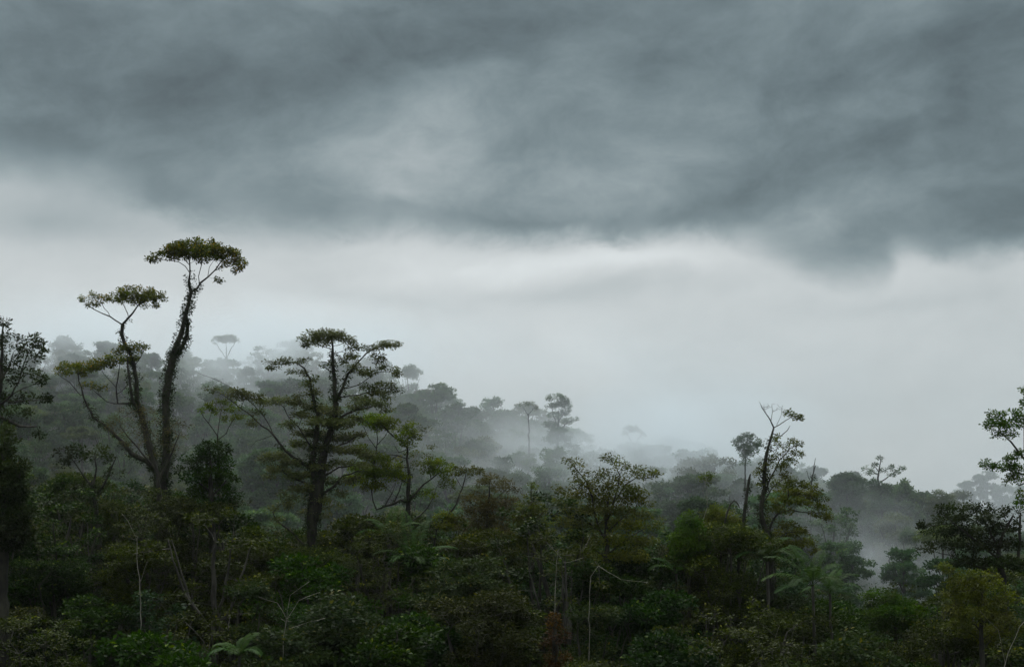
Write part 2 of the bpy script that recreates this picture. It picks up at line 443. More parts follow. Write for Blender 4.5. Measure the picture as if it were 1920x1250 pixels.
def tufts(rng, sk, lo, hi, n, size, out, zlim=None):
    """little epiphyte leaves clothing the stems whose radius lies between lo and hi"""
    r = sk.radii(); A = np.array(sk.p)
    idx = [i for i in range(len(A)) if lo < r[i] < hi and sk.par[i] >= 0 and sk.tag[i] >= 0 and (zlim is None or zlim[0] < A[i][2] < zlim[1])]
    if not idx: return None
    w = np.array([r[i] for i in idx]) ** 0.7; pick = rng.choice(idx, n, p=w / w.sum())
    t = rng.uniform(0, 1, (n, 1)); pp = np.array([sk.par[i] for i in pick])
    c = A[pick] * t + A[pp] * (1 - t)
    d = unit(rng.normal(0, 1, (n, 3)) * np.array([1, 1, 0.5]))
    tip = c + d * (r[pick][:, None] * 0.9)
    return leaves(rng, tip + d * out * rng.uniform(0, 1, (n, 1)), d, 5, size, 0.16, 0.1, 0.3)

def hero(name, label, Y, trunk, limbs, pads, leaf, bark='dark', size=0.24, k=14, spread=0.42, flat=0.5, sp=0.62, seed=1,
         group=None, cat='tree', epi=0, bf=0.3, flush=0.0, base=None, depth=0.85, top=0.0, epis=0.3, fat=1.0, wob=0.06, tipr=0.012, aspect=0.42, bare=()):
    """a tree built from its stems and its pads of foliage. Stems (px, py, r in m[, dy]) and pads (px, py, rx, ry[, dy])
    are read off the photograph and stood at distance Y; every pad is a volume grown through with twigs."""
    rng = np.random.default_rng(seed)
    b = base if base is not None else (trunk[0][0], trunk[0][2])
    bx = (b[0] - 960) / F * Y; bz = float(ground(bx, Y)) - 0.4
    O = np.array([bx, Y, bz])
    def q(t):
        dy = t[3] if len(t) > 3 else 0.0
        p = P(t[0], t[1], Y + dy) - O
        return (*p, t[2] * (.82 if bark == 'dark' else .42))
    sk = Skel(rng)
    sp = sp * .82; t0 = [(0, 0, 0, b[1] * 1.0), *[q(t) for t in trunk]]
    sk.line(t0, 0, wob=wob)
    for i, l in enumerate(limbs): sk.line([q(t) for t in l], i + 1, wob=wob)
    m = Y / F
    Lm = LEAF[leaf]; padsV = []; size = size * 1.15; aspect = aspect * 1.3; k = int(k * 2.0); flat = flat * .8
    allc = []
    for pd in pads:
        px, py, rx, ry = pd[:4]; rx = rx * (1 + (fat - 1) * .5); ry = ry * fat
        a, h = rx * m, ry * m
        dy = pd[4] if len(pd) > 4 else rng.uniform(-0.45, 0.45) * min(a * 1.6, 2.5) * depth
        bdep = max(a * depth * 0.8, h * 0.7)
        n = max(5, int(4.19 * a * bdep * h / sp ** 3)); n = min(n, 320)
        allc.append(ell(rng, n, P(px, py, Y + dy) - O, a, bdep, h, top))
    pr = root_at(name, O, label, cat, group)
    for c, pd in zip(allc, pads):
        tips = sk.attract(c, bf)
        A = np.array([sk.p[i] for i in tips]); Pp = np.array([sk.p[sk.par[i]] for i in tips]); d = unit(A - Pp)
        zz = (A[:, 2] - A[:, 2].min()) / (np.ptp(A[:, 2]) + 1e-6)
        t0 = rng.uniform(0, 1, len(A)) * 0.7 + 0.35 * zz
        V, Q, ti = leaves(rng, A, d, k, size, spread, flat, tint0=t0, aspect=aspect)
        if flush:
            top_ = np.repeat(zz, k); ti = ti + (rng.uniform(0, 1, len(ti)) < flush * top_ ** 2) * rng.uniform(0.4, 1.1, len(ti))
        padsV.append((V, Q, ti))
    for l in bare:
        c = ell(rng, l[4], P(l[0], l[1], Y) - O, l[2] * m, l[2] * m * .7, l[3] * m); sk.attract(c, 0.15, arch=0.3)
    ms = sk.meshes()
    for tag, (V, Q) in sorted(ms.items()):
        nm = 'trunk' if tag == 0 else ('twigs' if tag < 0 else 'limb')
        link(nm, quad_mesh(nm, V, Q, BARK[bark]), pr, 'stuff' if tag < 0 else None)
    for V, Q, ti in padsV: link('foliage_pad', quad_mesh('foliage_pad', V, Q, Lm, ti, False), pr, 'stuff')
    if epi:
        e = tufts(rng, sk, 0.09, 9, epi, 0.22, epis)
        if e: link('epiphytes', quad_mesh('epiphytes', *e[:2], LEAF['dark_leaves'], e[2], False), pr, 'stuff')
    return pr

# prototypes for the canopy: crown shape from a recipe of pads in metres (x, y, z, a, b, h)
def proto(recipe, trunkline, leaf, bark, seed, size, k, spread, flat, sp, height, limbs=(), bf=0.3, top=0.0, flush=0.0, aspect=0.42, tipr=0.012, sides=(6, 3)):
    rng = np.random.default_rng(seed); size = size * 1.2; aspect = aspect * 1.3; k = int(k * 2.2); flat = flat * .8
    sk = Skel(rng)
    sk.line(trunkline, 0, wob=0.05, step=0.9)
    for l in limbs: sk.line(l, 0, wob=0.05)
    VV, QQ, TT = [], [], []; nb = 0
    for (x, y, z, a, b, h) in recipe:
        n = min(220, max(4, int(4.19 * a * b * h / sp ** 3)))
        tips = sk.attract(ell(rng, n, np.array([x, y, z]), a, b, h, top), bf, step=1.0, rt=tipr)
        A = np.array([sk.p[i] for i in tips]); Pp = np.array([sk.p[sk.par[i]] for i in tips])
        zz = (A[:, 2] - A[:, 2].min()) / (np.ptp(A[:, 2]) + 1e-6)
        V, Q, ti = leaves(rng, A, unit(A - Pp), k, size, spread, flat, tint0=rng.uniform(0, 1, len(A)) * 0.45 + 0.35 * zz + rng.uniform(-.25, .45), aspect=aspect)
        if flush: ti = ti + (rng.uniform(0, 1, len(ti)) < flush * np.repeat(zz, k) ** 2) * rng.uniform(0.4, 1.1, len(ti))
        VV.append(V); QQ.append(Q + nb); TT.append(ti); nb += len(V)
    ms = sk.meshes(sides=sides)
    V = np.concatenate([v for v, q in ms.values()]); off = 0; Qs = []
    for v, q in ms.values(): Qs.append(q + off); off += len(v)
    tm = quad_mesh('trunk', V, np.concatenate(Qs), BARK[bark])
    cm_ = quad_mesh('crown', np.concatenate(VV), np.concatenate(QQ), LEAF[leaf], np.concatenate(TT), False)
    return dict(trunk=tm, crown=cm_, h=height)
def dome(rng, n, R, z0, H, a=(1.3, 2.2), h=(0.5, 1.0)):
    out = []
    for i in range(n):
        t = rng.uniform(0, 1) ** 0.6; an = i * 2.4 + rng.uniform(0, .6)
        z = z0 + H * rng.uniform(0, 1); rr = R * t * math.sqrt(max(0.05, 1 - ((z - z0) / H) ** 2 * 0.85))
        A = rng.uniform(*a)
        out.append((rr * math.cos(an), rr * math.sin(an), z, A, A * rng.uniform(.7, 1.1), rng.uniform(*h)))
    return out
def stand(pt, name, loc, rz, s, label, cat, group, sz=None):
    o = root_at(name, loc, label, cat, group)
    o.rotation_euler = (0, 0, rz); o.scale = (s, s, sz or s)
    link('trunk', pt['trunk'], o)
    link('crown', pt['crown'], o, 'stuff')
    return o
# ================================================================== the trees one can tell apart, nearest ridge
hero('umbrella_tree', 'tallest umbrella tree, flat crown on a long leaning moss-clad trunk', 135,
     [(304, 930, .62), (306, 893, .55), (312, 855, .5), (311, 782, .46), (311, 744, .44), (316, 705, .44), (322, 675, .42), (329, 652, .32), (340, 622, .27), (347, 593, .25),
      (354, 569, .22), (358, 548, .19), (354, 530, .14), (356, 513, .11), (356, 494, .08), (354, 476, .05)],
     [[(324, 668, .26, .3), (342, 650, .24, .9), (350, 628, .22, .9), (352, 608, .2, .6), (349, 590, .2)],
      [(358, 548, .14), (370, 540, .12), (377, 529, .11), (389, 519, .09, .6), (403, 507, .07, 1), (413, 493, .06, 1.2), (423, 482, .04, 1.2)],
      [(374, 533, .07), (372, 518, .06, -.6), (377, 500, .05, -1), (380, 482, .04, -1.2)],
      [(355, 510, .06), (347, 499, .05), (335, 491, .04, -.8), (318, 488, .03, -1), (295, 486, .02, -.8)],
      [(356, 498, .05), (346, 486, .04, 1.3), (335, 474, .03, 2)], [(389, 519, .05), (392, 500, .04, 2), (402, 486, .03, 2.4)],
      [(403, 507, .04), (425, 499, .03, -.8), (440, 492, .02, -1)]],
     [(345, 454, 12, 6), (372, 451, 14, 5), (396, 455, 11, 5), (318, 467, 11, 5), (421, 467, 10, 6), (334, 458, 8, 5), (441, 478, 9, 6), (352, 461, 34, 7), (385, 463, 30, 8), (330, 469, 30, 10), (365, 472, 46, 8), (310, 478, 24, 8), (292, 484, 15, 6), (283, 486, 7, 3), (405, 470, 30, 12), (428, 480, 26, 13),
      (446, 490, 15, 12), (438, 503, 16, 7), (420, 497, 14, 7), (455, 497, 7, 10), (345, 480, 26, 6), (385, 483, 26, 7), (409, 525, 6, 2)],
     'umbrella_leaves', size=.19, k=13, spread=.33, flat=.45, sp=.57, seed=11, epi=2600, flush=.34, depth=.95, bf=.22, epis=.42, wob=.05)
hero('umbrella_tree', 'two-storey umbrella tree with a small upper cap and long flat lower tiers', 139,
     [(300, 935, .6), (297, 890, .55), (284, 850, .42), (272, 805, .36), (257, 750, .3), (255, 712, .25), (251, 686, .22), (243, 660, .22), (233, 645, .22), (228, 626, .24), (229, 608, .2)],
     [[(297, 889, .36), (278, 866, .34), (248, 851, .3), (222, 821, .22), (196, 796, .16), (174, 782, .14), (160, 751, .11), (148, 715, .07), (146, 702, .04)],
      [(262, 775, .2), (249, 752, .2, -.6), (244, 720, .17, -.7), (239, 686, .13, -.7), (240, 668, .08, -.4)],
      [(229, 608, .13), (241, 596, .12), (249, 586, .1), (258, 574, .07), (272, 563, .04)],
      [(229, 608, .1), (217, 601, .09), (206, 593, .08), (193, 587, .06), (175, 579, .05), (163, 571, .03)],
      [(241, 596, .07), (236, 579, .05, .8), (229, 567, .04, 1.2)], [(206, 593, .05), (196, 578, .04, -.8), (189, 567, .03, -1)],
      [(249, 755, .12), (221, 756, .1), (218, 726, .08), (222, 699, .06), (225, 682, .03)], [(218, 726, .05), (204, 711, .04), (193, 699, .03), (188, 688, .02)],
      [(151, 741, .06), (140, 729, .05), (131, 718, .05), (114, 706, .03)], [(215, 757, .07), (200, 753, .06), (186, 741, .05), (172, 728, .03)],
      [(251, 686, .06), (262, 672, .05), (268, 660, .03)], [(220, 740, .05), (236, 725, .04), (246, 710, .03)],
      [(286, 856, .3), (277, 829, .26, .8), (270, 800, .2, 1)]],
     [(232, 541, 11, 5), (256, 539, 12, 4), (282, 545, 10, 5), (240, 550, 30, 6), (262, 550, 30, 7), (285, 555, 26, 11), (302, 559, 11, 8), (225, 557, 22, 8), (208, 559, 14, 6), (250, 562, 32, 8), (268, 570, 14, 5),
      (166, 574, 9, 6), (155, 560, 6, 4), (174, 555, 8, 4), (191, 559, 10, 5), (180, 568, 8, 3), (290, 572, 5, 2),
      (253, 649, 30, 6), (270, 655, 14, 6), (238, 655, 18, 6), (228, 671, 34, 8), (205, 680, 24, 8), (180, 684, 22, 10), (158, 688, 32, 8), (128, 688, 26, 8), (112, 697, 12, 8),
      (145, 698, 26, 4), (165, 722, 18, 5), (188, 727, 18, 5), (245, 672, 12, 6), (218, 660, 8, 4)],
     'umbrella_leaves', size=.18, k=13, spread=.33, flat=.55, sp=.57, seed=12, epi=1500, flush=.3, depth=.9, bf=.25)
hero('tree', 'brownish twiggy tree around the feet of the two umbrella trees', 132,
     [(300, 940, .3), (296, 890, .22), (285, 850, .15), (275, 810, .09)], [[(298, 900, .15), (322, 850, .1), (335, 815, .06)], [(292, 880, .13), (250, 830, .09), (225, 800, .05)]],
     [(232, 775, 16, 8), (258, 768, 14, 8), (282, 770, 12, 9), (214, 788, 14, 7), (243, 792, 18, 8), (268, 790, 14, 9), (294, 786, 12, 8), (228, 808, 14, 8), (256, 812, 16, 8), (284, 812, 14, 8), (330, 792, 14, 7), (346, 800, 14, 6), (318, 806, 14, 7), (340, 818, 12, 7),
      (305, 828, 14, 8), (268, 832, 14, 7), (240, 828, 12, 6), (322, 838, 12, 7), (205, 800, 8, 5), (290, 850, 12, 6)],
     'brown_olive_leaves', size=.18, k=9, spread=.42, flat=.35, sp=.62, seed=13, aspect=.25)
hero('tree', 'black-trunked tree with upswept limbs below the umbrella trees', 122,
     [(186, 1030, .3), (183, 985, .28), (180, 949, .22), (175, 915, .18), (173, 900, .12)],
     [[(178, 930, .15), (196, 905, .12), (209, 876, .08), (218, 855, .04)], [(175, 910, .12), (181, 878, .08), (178, 848, .04)], [(177, 920, .1), (155, 890, .08), (140, 866, .05), (128, 852, .03)]],
     [(125, 850, 18, 9), (150, 845, 18, 9), (160, 858, 14, 7), (120, 866, 10, 5), (182, 846, 16, 8), (205, 862, 12, 7), (140, 914, 24, 8), (165, 925, 22, 8), (120, 930, 16, 6), (215, 890, 14, 8), (150, 950, 22, 8)],
     'dark_leaves', size=.22, k=11, spread=.4, flat=.4, sp=.66, seed=14, fat=1.4, epi=500)
hero('tree', 'dark leafy tree at the left edge with a low bare hooked limb', 108,
     [(-22, 1010, .5), (-18, 900, .45), (-12, 820, .4), (-6, 760, .3), (2, 700, .2), (4, 640, .1), (6, 605, .04)],
     [[(-12, 800, .25), (0, 782, .2), (21, 790, .17), (38, 799, .13), (55, 801, .1), (69, 799, .07)], [(0, 760, .12), (22, 740, .09), (35, 715, .07), (45, 680, .05), (52, 661, .03)],
      [(22, 740, .07), (44, 728, .05), (62, 722, .03), (78, 712, .02)], [(0, 720, .1), (15, 690, .07), (25, 660, .04)], [(55, 801, .05), (58, 780, .03), (52, 765, .02)], [(69, 799, .05), (74, 812, .03), (73, 826, .02)],
      [(22, 755, .07), (45, 752, .05), (70, 750, .03)]],
     [(4, 606, 10, 12), (12, 628, 14, 12), (0, 640, 18, 18), (38, 640, 16, 12), (62, 634, 12, 7), (70, 645, 10, 8), (50, 655, 16, 8), (25, 665, 20, 14), (62, 668, 16, 9), (78, 657, 8, 5), (10, 690, 22, 16),
      (45, 690, 18, 9), (70, 703, 14, 10), (80, 715, 10, 7), (30, 715, 20, 10), (72, 745, 18, 7), (86, 746, 8, 4), (40, 745, 16, 8), (10, 745, 22, 14), (55, 772, 10, 6), (20, 770, 20, 8), (0, 800, 20, 20), (74, 815, 5, 9)],
     'dark_leaves', size=.21, k=10, spread=.36, flat=.35, sp=.6, seed=15, epi=700)
hero('tree', 'black shaded tree filling the left edge under the hooked limb', 101,
     [(5, 1060, .5), (2, 980, .4), (0, 900, .3), (5, 850, .15)], [[(2, 950, .2), (25, 920, .12), (38, 885, .05)], [(2, 990, .18), (30, 970, .1), (45, 950, .05)]],
     [(5, 830, 18, 22), (0, 870, 24, 26), (22, 885, 16, 22), (38, 880, 16, 12), (15, 920, 32, 22), (38, 925, 18, 12), (0, 960, 40, 26), (35, 965, 24, 14), (15, 1000, 40, 20), (45, 1005, 16, 10)],
     'dark_leaves', size=.24, k=16, spread=.45, flat=.35, sp=.6, seed=16, fat=1.4, flush=.03)
hero('tree', 'big central emergent with many flat layered tiers and a hollow dark trunk', 130,
     [(583, 1062, .32), (582, 1030, .34), (584, 1003, .55), (587, 965, .75), (592, 930, .8), (598, 900, .62), (605, 866, .5), (615, 821, .42), (628, 788, .34), (629, 745, .27), (626, 700, .22), (624, 666, .17), (624, 648, .12), (622, 634, .06)],
     [[(590, 900, .4), (585, 866, .36), (593, 821, .3), (596, 776, .22), (588, 745, .17), (581, 711, .13), (570, 690, .1), (556, 680, .06), (530, 681, .03)],
      [(629, 752, .2), (642, 728, .17), (653, 700, .14), (670, 680, .1, .5), (687, 663, .08, 1), (701, 654, .05, 1.2), (722, 645, .03, 1.2)],
      [(628, 792, .18), (649, 776, .15), (667, 768, .12), (694, 764, .07), (715, 752, .04)],
      [(600, 885, .26), (575, 872, .2), (552, 858, .17), (536, 845, .14), (524, 830, .12), (512, 814, .1), (491, 798, .08), (464, 773, .06), (439, 755, .05), (412, 737, .03), (396, 731, .02)],
      [(512, 814, .07), (504, 795, .06, .6), (495, 780, .05, .8), (477, 759, .05, 1), (453, 738, .04, 1), (419, 718, .03, 1), (392, 706, .02, 1), (371, 699, .012, 1)],
      [(606, 925, .16), (625, 912, .13), (642, 893, .09), (670, 883, .06), (690, 884, .03)], [(603, 895, .12), (636, 876, .09), (660, 872, .05)],
      [(584, 1045, .16), (570, 1021, .14), (552, 1002, .12), (531, 985, .1), (518, 975, .07), (512, 960, .03)],
      [(626, 700, .08), (612, 690, .06, -1), (606, 684, .03, -1.4)], [(640, 730, .07), (672, 722, .05), (700, 700, .04), (730, 696, .02)], [(650, 705, .06), (665, 690, .05), (690, 688, .03)],
      [(642, 745, .08), (690, 735, .05), (720, 728, .04), (745, 730, .02)], [(624, 655, .05), (600, 648, .04), (585, 642, .03), (566, 650, .02)], [(624, 650, .04), (645, 642, .03)],
      [(590, 850, .1), (560, 800, .06), (540, 780, .03)], [(610, 845, .12), (650, 830, .08), (680, 812, .04)], [(512, 816, .05), (480, 826, .03), (470, 838, .015)], [(596, 915, .12), (560, 900, .08), (530, 885, .04)]],
     [(612, 626, 40, 5), (588, 634, 24, 5), (570, 645, 8, 4), (635, 633, 28, 5), (655, 640, 14, 4), (600, 642, 30, 3), (718, 646, 26, 4), (742, 645, 13, 2.5), (700, 653, 20, 5), (664, 652, 16, 6), (656, 668, 14, 8),
      (705, 668, 18, 4), (712, 677, 12, 3), (612, 685, 11, 5), (640, 675, 12, 8), (735, 693, 18, 3.5), (748, 700, 8, 3), (715, 690, 18, 3.5), (690, 697, 24, 5), (668, 690, 16, 6),
      (722, 722, 22, 4), (742, 731, 13, 4), (708, 735, 24, 5), (690, 725, 20, 4), (725, 745, 14, 4), (700, 756, 32, 5), (678, 748, 22, 6), (670, 765, 22, 5), (720, 768, 14, 3),
      (520, 679, 20, 4), (545, 677, 20, 3.5), (510, 688, 10, 3), (570, 678, 12, 5), (545, 697, 18, 2.5), (573, 699, 12, 5), (585, 710, 9, 4), (572, 722, 12, 6), (585, 738, 14, 8), (565, 742, 14, 5),
      (400, 729, 20, 2.5), (425, 735, 18, 3), (448, 735, 22, 5), (470, 742, 26, 5), (492, 752, 22, 5), (525, 751, 24, 4), (550, 752, 24, 5), (470, 790, 12, 4), (478, 770, 16, 4), (440, 748, 12, 3),
      (585, 763, 29.24, 4.96), (615, 770, 25.8, 6.2), (560, 778, 24.08, 4.96), (545, 795, 20, 6), (600, 790, 37.84, 6.2), (640, 795, 29.24, 6.2), (665, 785, 18.92, 4.96), (585, 812, 37.84, 6.2), (635, 820, 34.4, 6.2), (670, 812, 18.92, 4.34),
      (560, 830, 24.08, 4.96), (600, 840, 30.96, 4.96), (650, 843, 30.96, 5.58), (685, 852, 18, 6), (520, 853, 25.8, 4.96), (500, 862, 18, 5), (545, 868, 30.96, 4.96), (520, 880, 25.8, 4.96), (505, 893, 14, 4), (560, 893, 29.24, 4.96),
      (600, 875, 29.24, 4.96), (640, 868, 25.8, 4.34), (675, 872, 20, 4), (625, 900, 22.36, 4.34), (570, 915, 28, 6), (530, 925, 13.76, 4.34), (512, 955, 11.18, 6.2), (520, 975, 10.32, 5.58), (540, 945, 16, 6), (640, 925, 17.2, 4.34), (600, 935, 20.64, 4.96), (555, 935, 17.2, 4.34), (625, 950, 17.2, 4.34), (575, 960, 17.2, 5.58), (605, 965, 17.2, 4.96), (660, 900, 20, 6), (575, 890, 20.64, 4.96)],
     'grey_olive_leaves', size=.19, k=14, spread=.42, flat=.72, sp=.49, seed=17, epi=1800, depth=1.0, bf=.25, epis=.35, flush=.06)
hero('small_tree', 'small bright airy tree forking in a V above the bushy column', 148,
     [(410, 870, .12), (408, 817, .1)], [[(408, 817, .07), (391, 793, .06), (376, 773, .04), (372, 766, .02)], [(408, 817, .07), (412, 786, .05), (415, 766, .03)], [(408, 825, .07), (424, 812, .06), (433, 793, .05), (442, 780, .03)], [(391, 793, .04), (396, 775, .03), (405, 760, .02)]],
     [(376, 769, 9, 4), (392, 757, 12, 4), (410, 752, 16, 5), (430, 757, 14, 5), (445, 768, 14, 5), (420, 767, 14, 4), (405, 772, 10, 3), (440, 785, 14, 5), (420, 785, 10, 4), (452, 780, 8, 4), (398, 765, 8, 3)],
     'yellow_green_leaves', size=.2, k=10, spread=.3, flat=.6, sp=.55, seed=18)
hero('bushy_tree', 'bushy green column of foliage left of the central emergent', 126,
     [(398, 1000, .4), (396, 940, .32), (394, 890, .2), (395, 850, .1)], [[(396, 930, .15), (425, 900, .08)], [(395, 920, .12), (365, 900, .06)]],
     [(395, 834, 20, 9), (412, 845, 20, 12), (380, 850, 22, 12), (395, 858, 30, 12), (372, 868, 22, 12), (420, 868, 22, 14), (350, 862, 13, 7), (385, 885, 30, 12), (425, 895, 22, 14), (437, 900, 10, 10),
      (360, 895, 20, 14), (395, 910, 34, 14), (430, 925, 20, 14), (370, 925, 26, 14), (410, 945, 32, 12), (437, 945, 12, 8), (360, 955, 20, 12), (340, 880, 10, 8)],
     'shaded_green_leaves', size=.2, k=15, spread=.4, flat=.45, sp=.6, seed=19, fat=1.0, top=.3)
hero('tree', 'tree with ball-shaped bright green crowns on bare forks right of the central emergent', 137,
     [(767, 1010, .34), (765, 960, .32), (766, 924, .3), (767, 890, .2), (763, 860, .13), (764, 838, .09)],
     [[(764, 842, .08), (758, 832, .07), (750, 826, .05), (760, 815, .03)], [(768, 935, .16), (777, 927, .14), (794, 908, .1), (808, 898, .08), (822, 886, .05)], [(767, 980, .1), (788, 966, .08), (802, 952, .06), (814, 930, .04), (818, 915, .02)],
      [(760, 940, .17), (751, 936, .15), (738, 944, .14), (721, 949, .13), (706, 955, .1), (700, 940, .08), (697, 915, .06), (700, 890, .03)], [(738, 944, .09), (748, 920, .07), (755, 900, .04)], [(704, 905, .1), (701, 870, .08), (706, 840, .06), (708, 822, .05), (708, 800, .03)],
      [(706, 840, .05), (692, 822, .04), (684, 803, .02)], [(706, 835, .05), (722, 818, .04), (730, 802, .02)], [(764, 842, .05), (748, 848, .05), (740, 835, .03)], [(721, 949, .08), (735, 925, .05), (742, 905, .03)]],
     [(706, 783, 22, 7), (692, 790, 24, 9), (722, 791, 24, 10), (708, 798, 28, 9), (735, 800, 10, 9), (765, 806, 17, 8), (758, 820, 18, 12), (780, 820, 14, 12), (768, 832, 16, 8), (770, 800, 13, 5),
      (811, 868, 18, 8), (825, 870, 18, 9), (800, 876, 14, 10), (822, 884, 22, 9), (842, 882, 10, 12), (836, 902, 12, 14), (848, 910, 6, 10), (665, 785, 12, 6), (655, 792, 12, 6),
      (690, 855, 22, 10), (715, 862, 24, 10), (735, 875, 22, 10), (680, 880, 30, 12), (715, 890, 34, 12), (745, 893, 20, 10), (760, 898, 14, 10), (665, 900, 24, 10), (700, 912, 28, 8), (675, 840, 16, 8), (795, 922, 16, 7), (805, 930, 12, 6)],
     'yellow_green_leaves', size=.17, k=12, spread=.33, flat=.3, sp=.52, seed=20, epi=500, top=.4, depth=1.0, flush=.05)
hero('tree', 'pale open tree with fine twigs behind the ball-crowned tree', 146,
     [(772, 1010, .15), (770, 930, .12), (764, 860, .09), (766, 812, .05)], [[(766, 870, .06), (790, 845, .04), (800, 815, .02)], [(766, 880, .06), (745, 850, .04), (742, 810, .02)], [(768, 900, .05), (800, 880, .03)]],
     [(756, 797, 18, 5), (775, 793, 18, 4), (795, 803, 13, 4), (740, 805, 14, 5), (775, 850, 16, 6), (800, 855, 16, 6), (750, 860, 12, 6), (785, 872, 16, 5), (808, 838, 8, 3)],
     'olive_leaves', bark='pale', size=.17, k=9, spread=.34, flat=.6, sp=.62, seed=21)
hero('tree', 'thin curved tree carrying a small flat table of leaves', 133,
     [(812, 1040, .14), (818, 994, .12), (830, 976, .11), (841, 964, .1), (856, 942, .1), (862, 925, .09), (867, 915, .08), (871, 900, .05), (874, 890, .03)],
     [[(867, 912, .05), (858, 900, .04), (852, 888, .02)], [(871, 902, .05), (885, 892, .03), (895, 884, .02)], [(841, 964, .05), (850, 962, .03)]],
     [(866, 880, 16, 3.5), (883, 880, 18, 3.5), (898, 882, 8, 2.5), (853, 885, 10, 4), (876, 886, 18, 3), (835, 968, 20, 6), (855, 975, 22, 6), (870, 982, 16, 6), (840, 985, 24, 7)],
     'olive_leaves', size=.18, k=12, spread=.34, flat=.7, sp=.52, seed=22, fat=1.4, flush=.1)
hero('tree', 'slender brown-green tree with layered sprays in the middle gap', 131,
     [(909, 1060, .17), (912, 1010, .15), (913, 975, .13), (917, 930, .09), (918, 900, .04)], [[(914, 960, .06), (930, 935, .04), (945, 920, .02)], [(913, 975, .06), (890, 950, .04), (880, 938, .02)]],
     [(916, 893, 13, 4), (925, 902, 26, 5), (948, 905, 16, 4), (900, 905, 14, 4), (960, 918, 12, 4), (938, 916, 22, 5), (885, 930, 20, 5), (905, 938, 32, 6), (940, 936, 26, 6), (925, 952, 36, 7), (890, 952, 24, 6), (955, 955, 20, 6),
      (905, 970, 36, 7), (945, 975, 28, 7), (890, 990, 26, 7), (930, 995, 36, 8)],
     'brown_olive_leaves', size=.19, k=10, spread=.42, flat=.7, sp=.68, seed=23, fat=1.6)
hero('tree', 'narrow pointed tree with tufted tiers left of the wide flat-topped tree', 127,
     [(1000, 1075, .2), (998, 1013, .17), (996, 968, .12), (996, 930, .07), (996, 905, .03)], [[(998, 1000, .06), (1015, 975, .03)], [(998, 1005, .06), (980, 985, .03)]],
     [(996, 915, 5, 7), (994, 932, 10, 5), (982, 945, 14, 4), (1008, 942, 13, 5), (1000, 952, 22, 5), (980, 960, 18, 5), (1020, 958, 13, 5), (990, 970, 24, 6), (1012, 978, 20, 6), (975, 985, 20, 6), (1000, 992, 28, 7), (1022, 1000, 18, 7),
      (985, 1008, 26, 7), (1010, 1020, 28, 7)],
     'olive_leaves', size=.18, k=13, spread=.34, flat=.55, sp=.55, seed=24, fat=1.6)
hero('tree', 'wide olive tree with a ragged flat top in the middle of the ridge', 120,
     [(1136, 1085, .3), (1136, 1040, .28), (1137, 1000, .23), (1136, 970, .17), (1140, 940, .12)],
     [[(1136, 1010, .14), (1125, 995, .12), (1114, 960, .1), (1110, 930, .08), (1100, 903, .06), (1080, 878, .04), (1065, 861, .02)], [(1138, 975, .12), (1150, 945, .1), (1159, 911, .07), (1162, 889, .05), (1154, 872, .04), (1144, 858, .02)],
      [(1150, 945, .08), (1163, 925, .07), (1172, 908, .06), (1190, 897, .05), (1219, 896, .03), (1236, 886, .015)], [(1136, 1000, .1), (1160, 975, .07), (1190, 955, .04)], [(1134, 1005, .1), (1100, 975, .07), (1070, 955, .04)],
      [(1136, 1040, .1), (1175, 1010, .06), (1210, 990, .03)], [(1136, 1045, .1), (1095, 1015, .06), (1065, 1000, .03)]],
     [(1070, 863, 11, 2.5), (1082, 872, 12, 3.5), (1095, 884, 14, 4), (1140, 857, 10, 2.5), (1152, 862, 12, 3), (1160, 872, 14, 4), (1178, 876, 14, 3.5), (1196, 880, 14, 3), (1216, 884, 13, 2.5), (1232, 886, 9, 2), (1180, 888, 18, 3.5),
      (1205, 893, 18, 2.5), (1115, 893, 20, 6), (1140, 886, 18, 6), (1160, 900, 22, 6), (1095, 905, 22, 7), (1075, 898, 14, 5), (1060, 915, 18, 6), (1125, 912, 30, 8), (1190, 910, 18, 5), (1165, 920, 28, 8), (1205, 922, 12, 4),
      (1090, 928, 30, 8), (1060, 940, 20, 7), (1130, 935, 34, 9), (1185, 935, 28, 8), (1210, 945, 14, 6), (1080, 955, 32, 8), (1120, 957, 34, 8), (1160, 955, 30, 9), (1200, 965, 24, 8), (1060, 975, 24, 8), (1100, 985, 32, 9),
      (1145, 980, 32, 8), (1185, 987, 30, 9), (1218, 985, 14, 8), (1230, 978, 10, 10), (1075, 1005, 28, 9), (1115, 1015, 34, 9), (1160, 1012, 34, 9), (1200, 1015, 28, 9), (1090, 1035, 34, 9), (1140, 1045, 36, 9), (1185, 1042, 34, 9)],
     'olive_leaves', size=.19, k=11, spread=.46, flat=.65, sp=.58, seed=25, fat=1.2, flush=.12, depth=1.0, bf=.25)
hero('sapling', 'thin pale sapling with one small tuft right of the wide olive tree', 128,
     [(1345, 1020, .07), (1332, 1000, .06), (1318, 975, .055), (1327, 949, .045), (1325, 923, .035), (1322, 905, .02)], [[(1326, 930, .025), (1334, 912, .015)], [(1326, 935, .02), (1316, 918, .012)]],
     [(1325, 893, 9, 5), (1334, 890, 6, 4), (1317, 897, 7, 4), (1328, 902, 9, 4)], 'yellow_green_leaves', bark='pale', size=.16, k=8, spread=.26, flat=.3, sp=.45, seed=26, wob=.03)
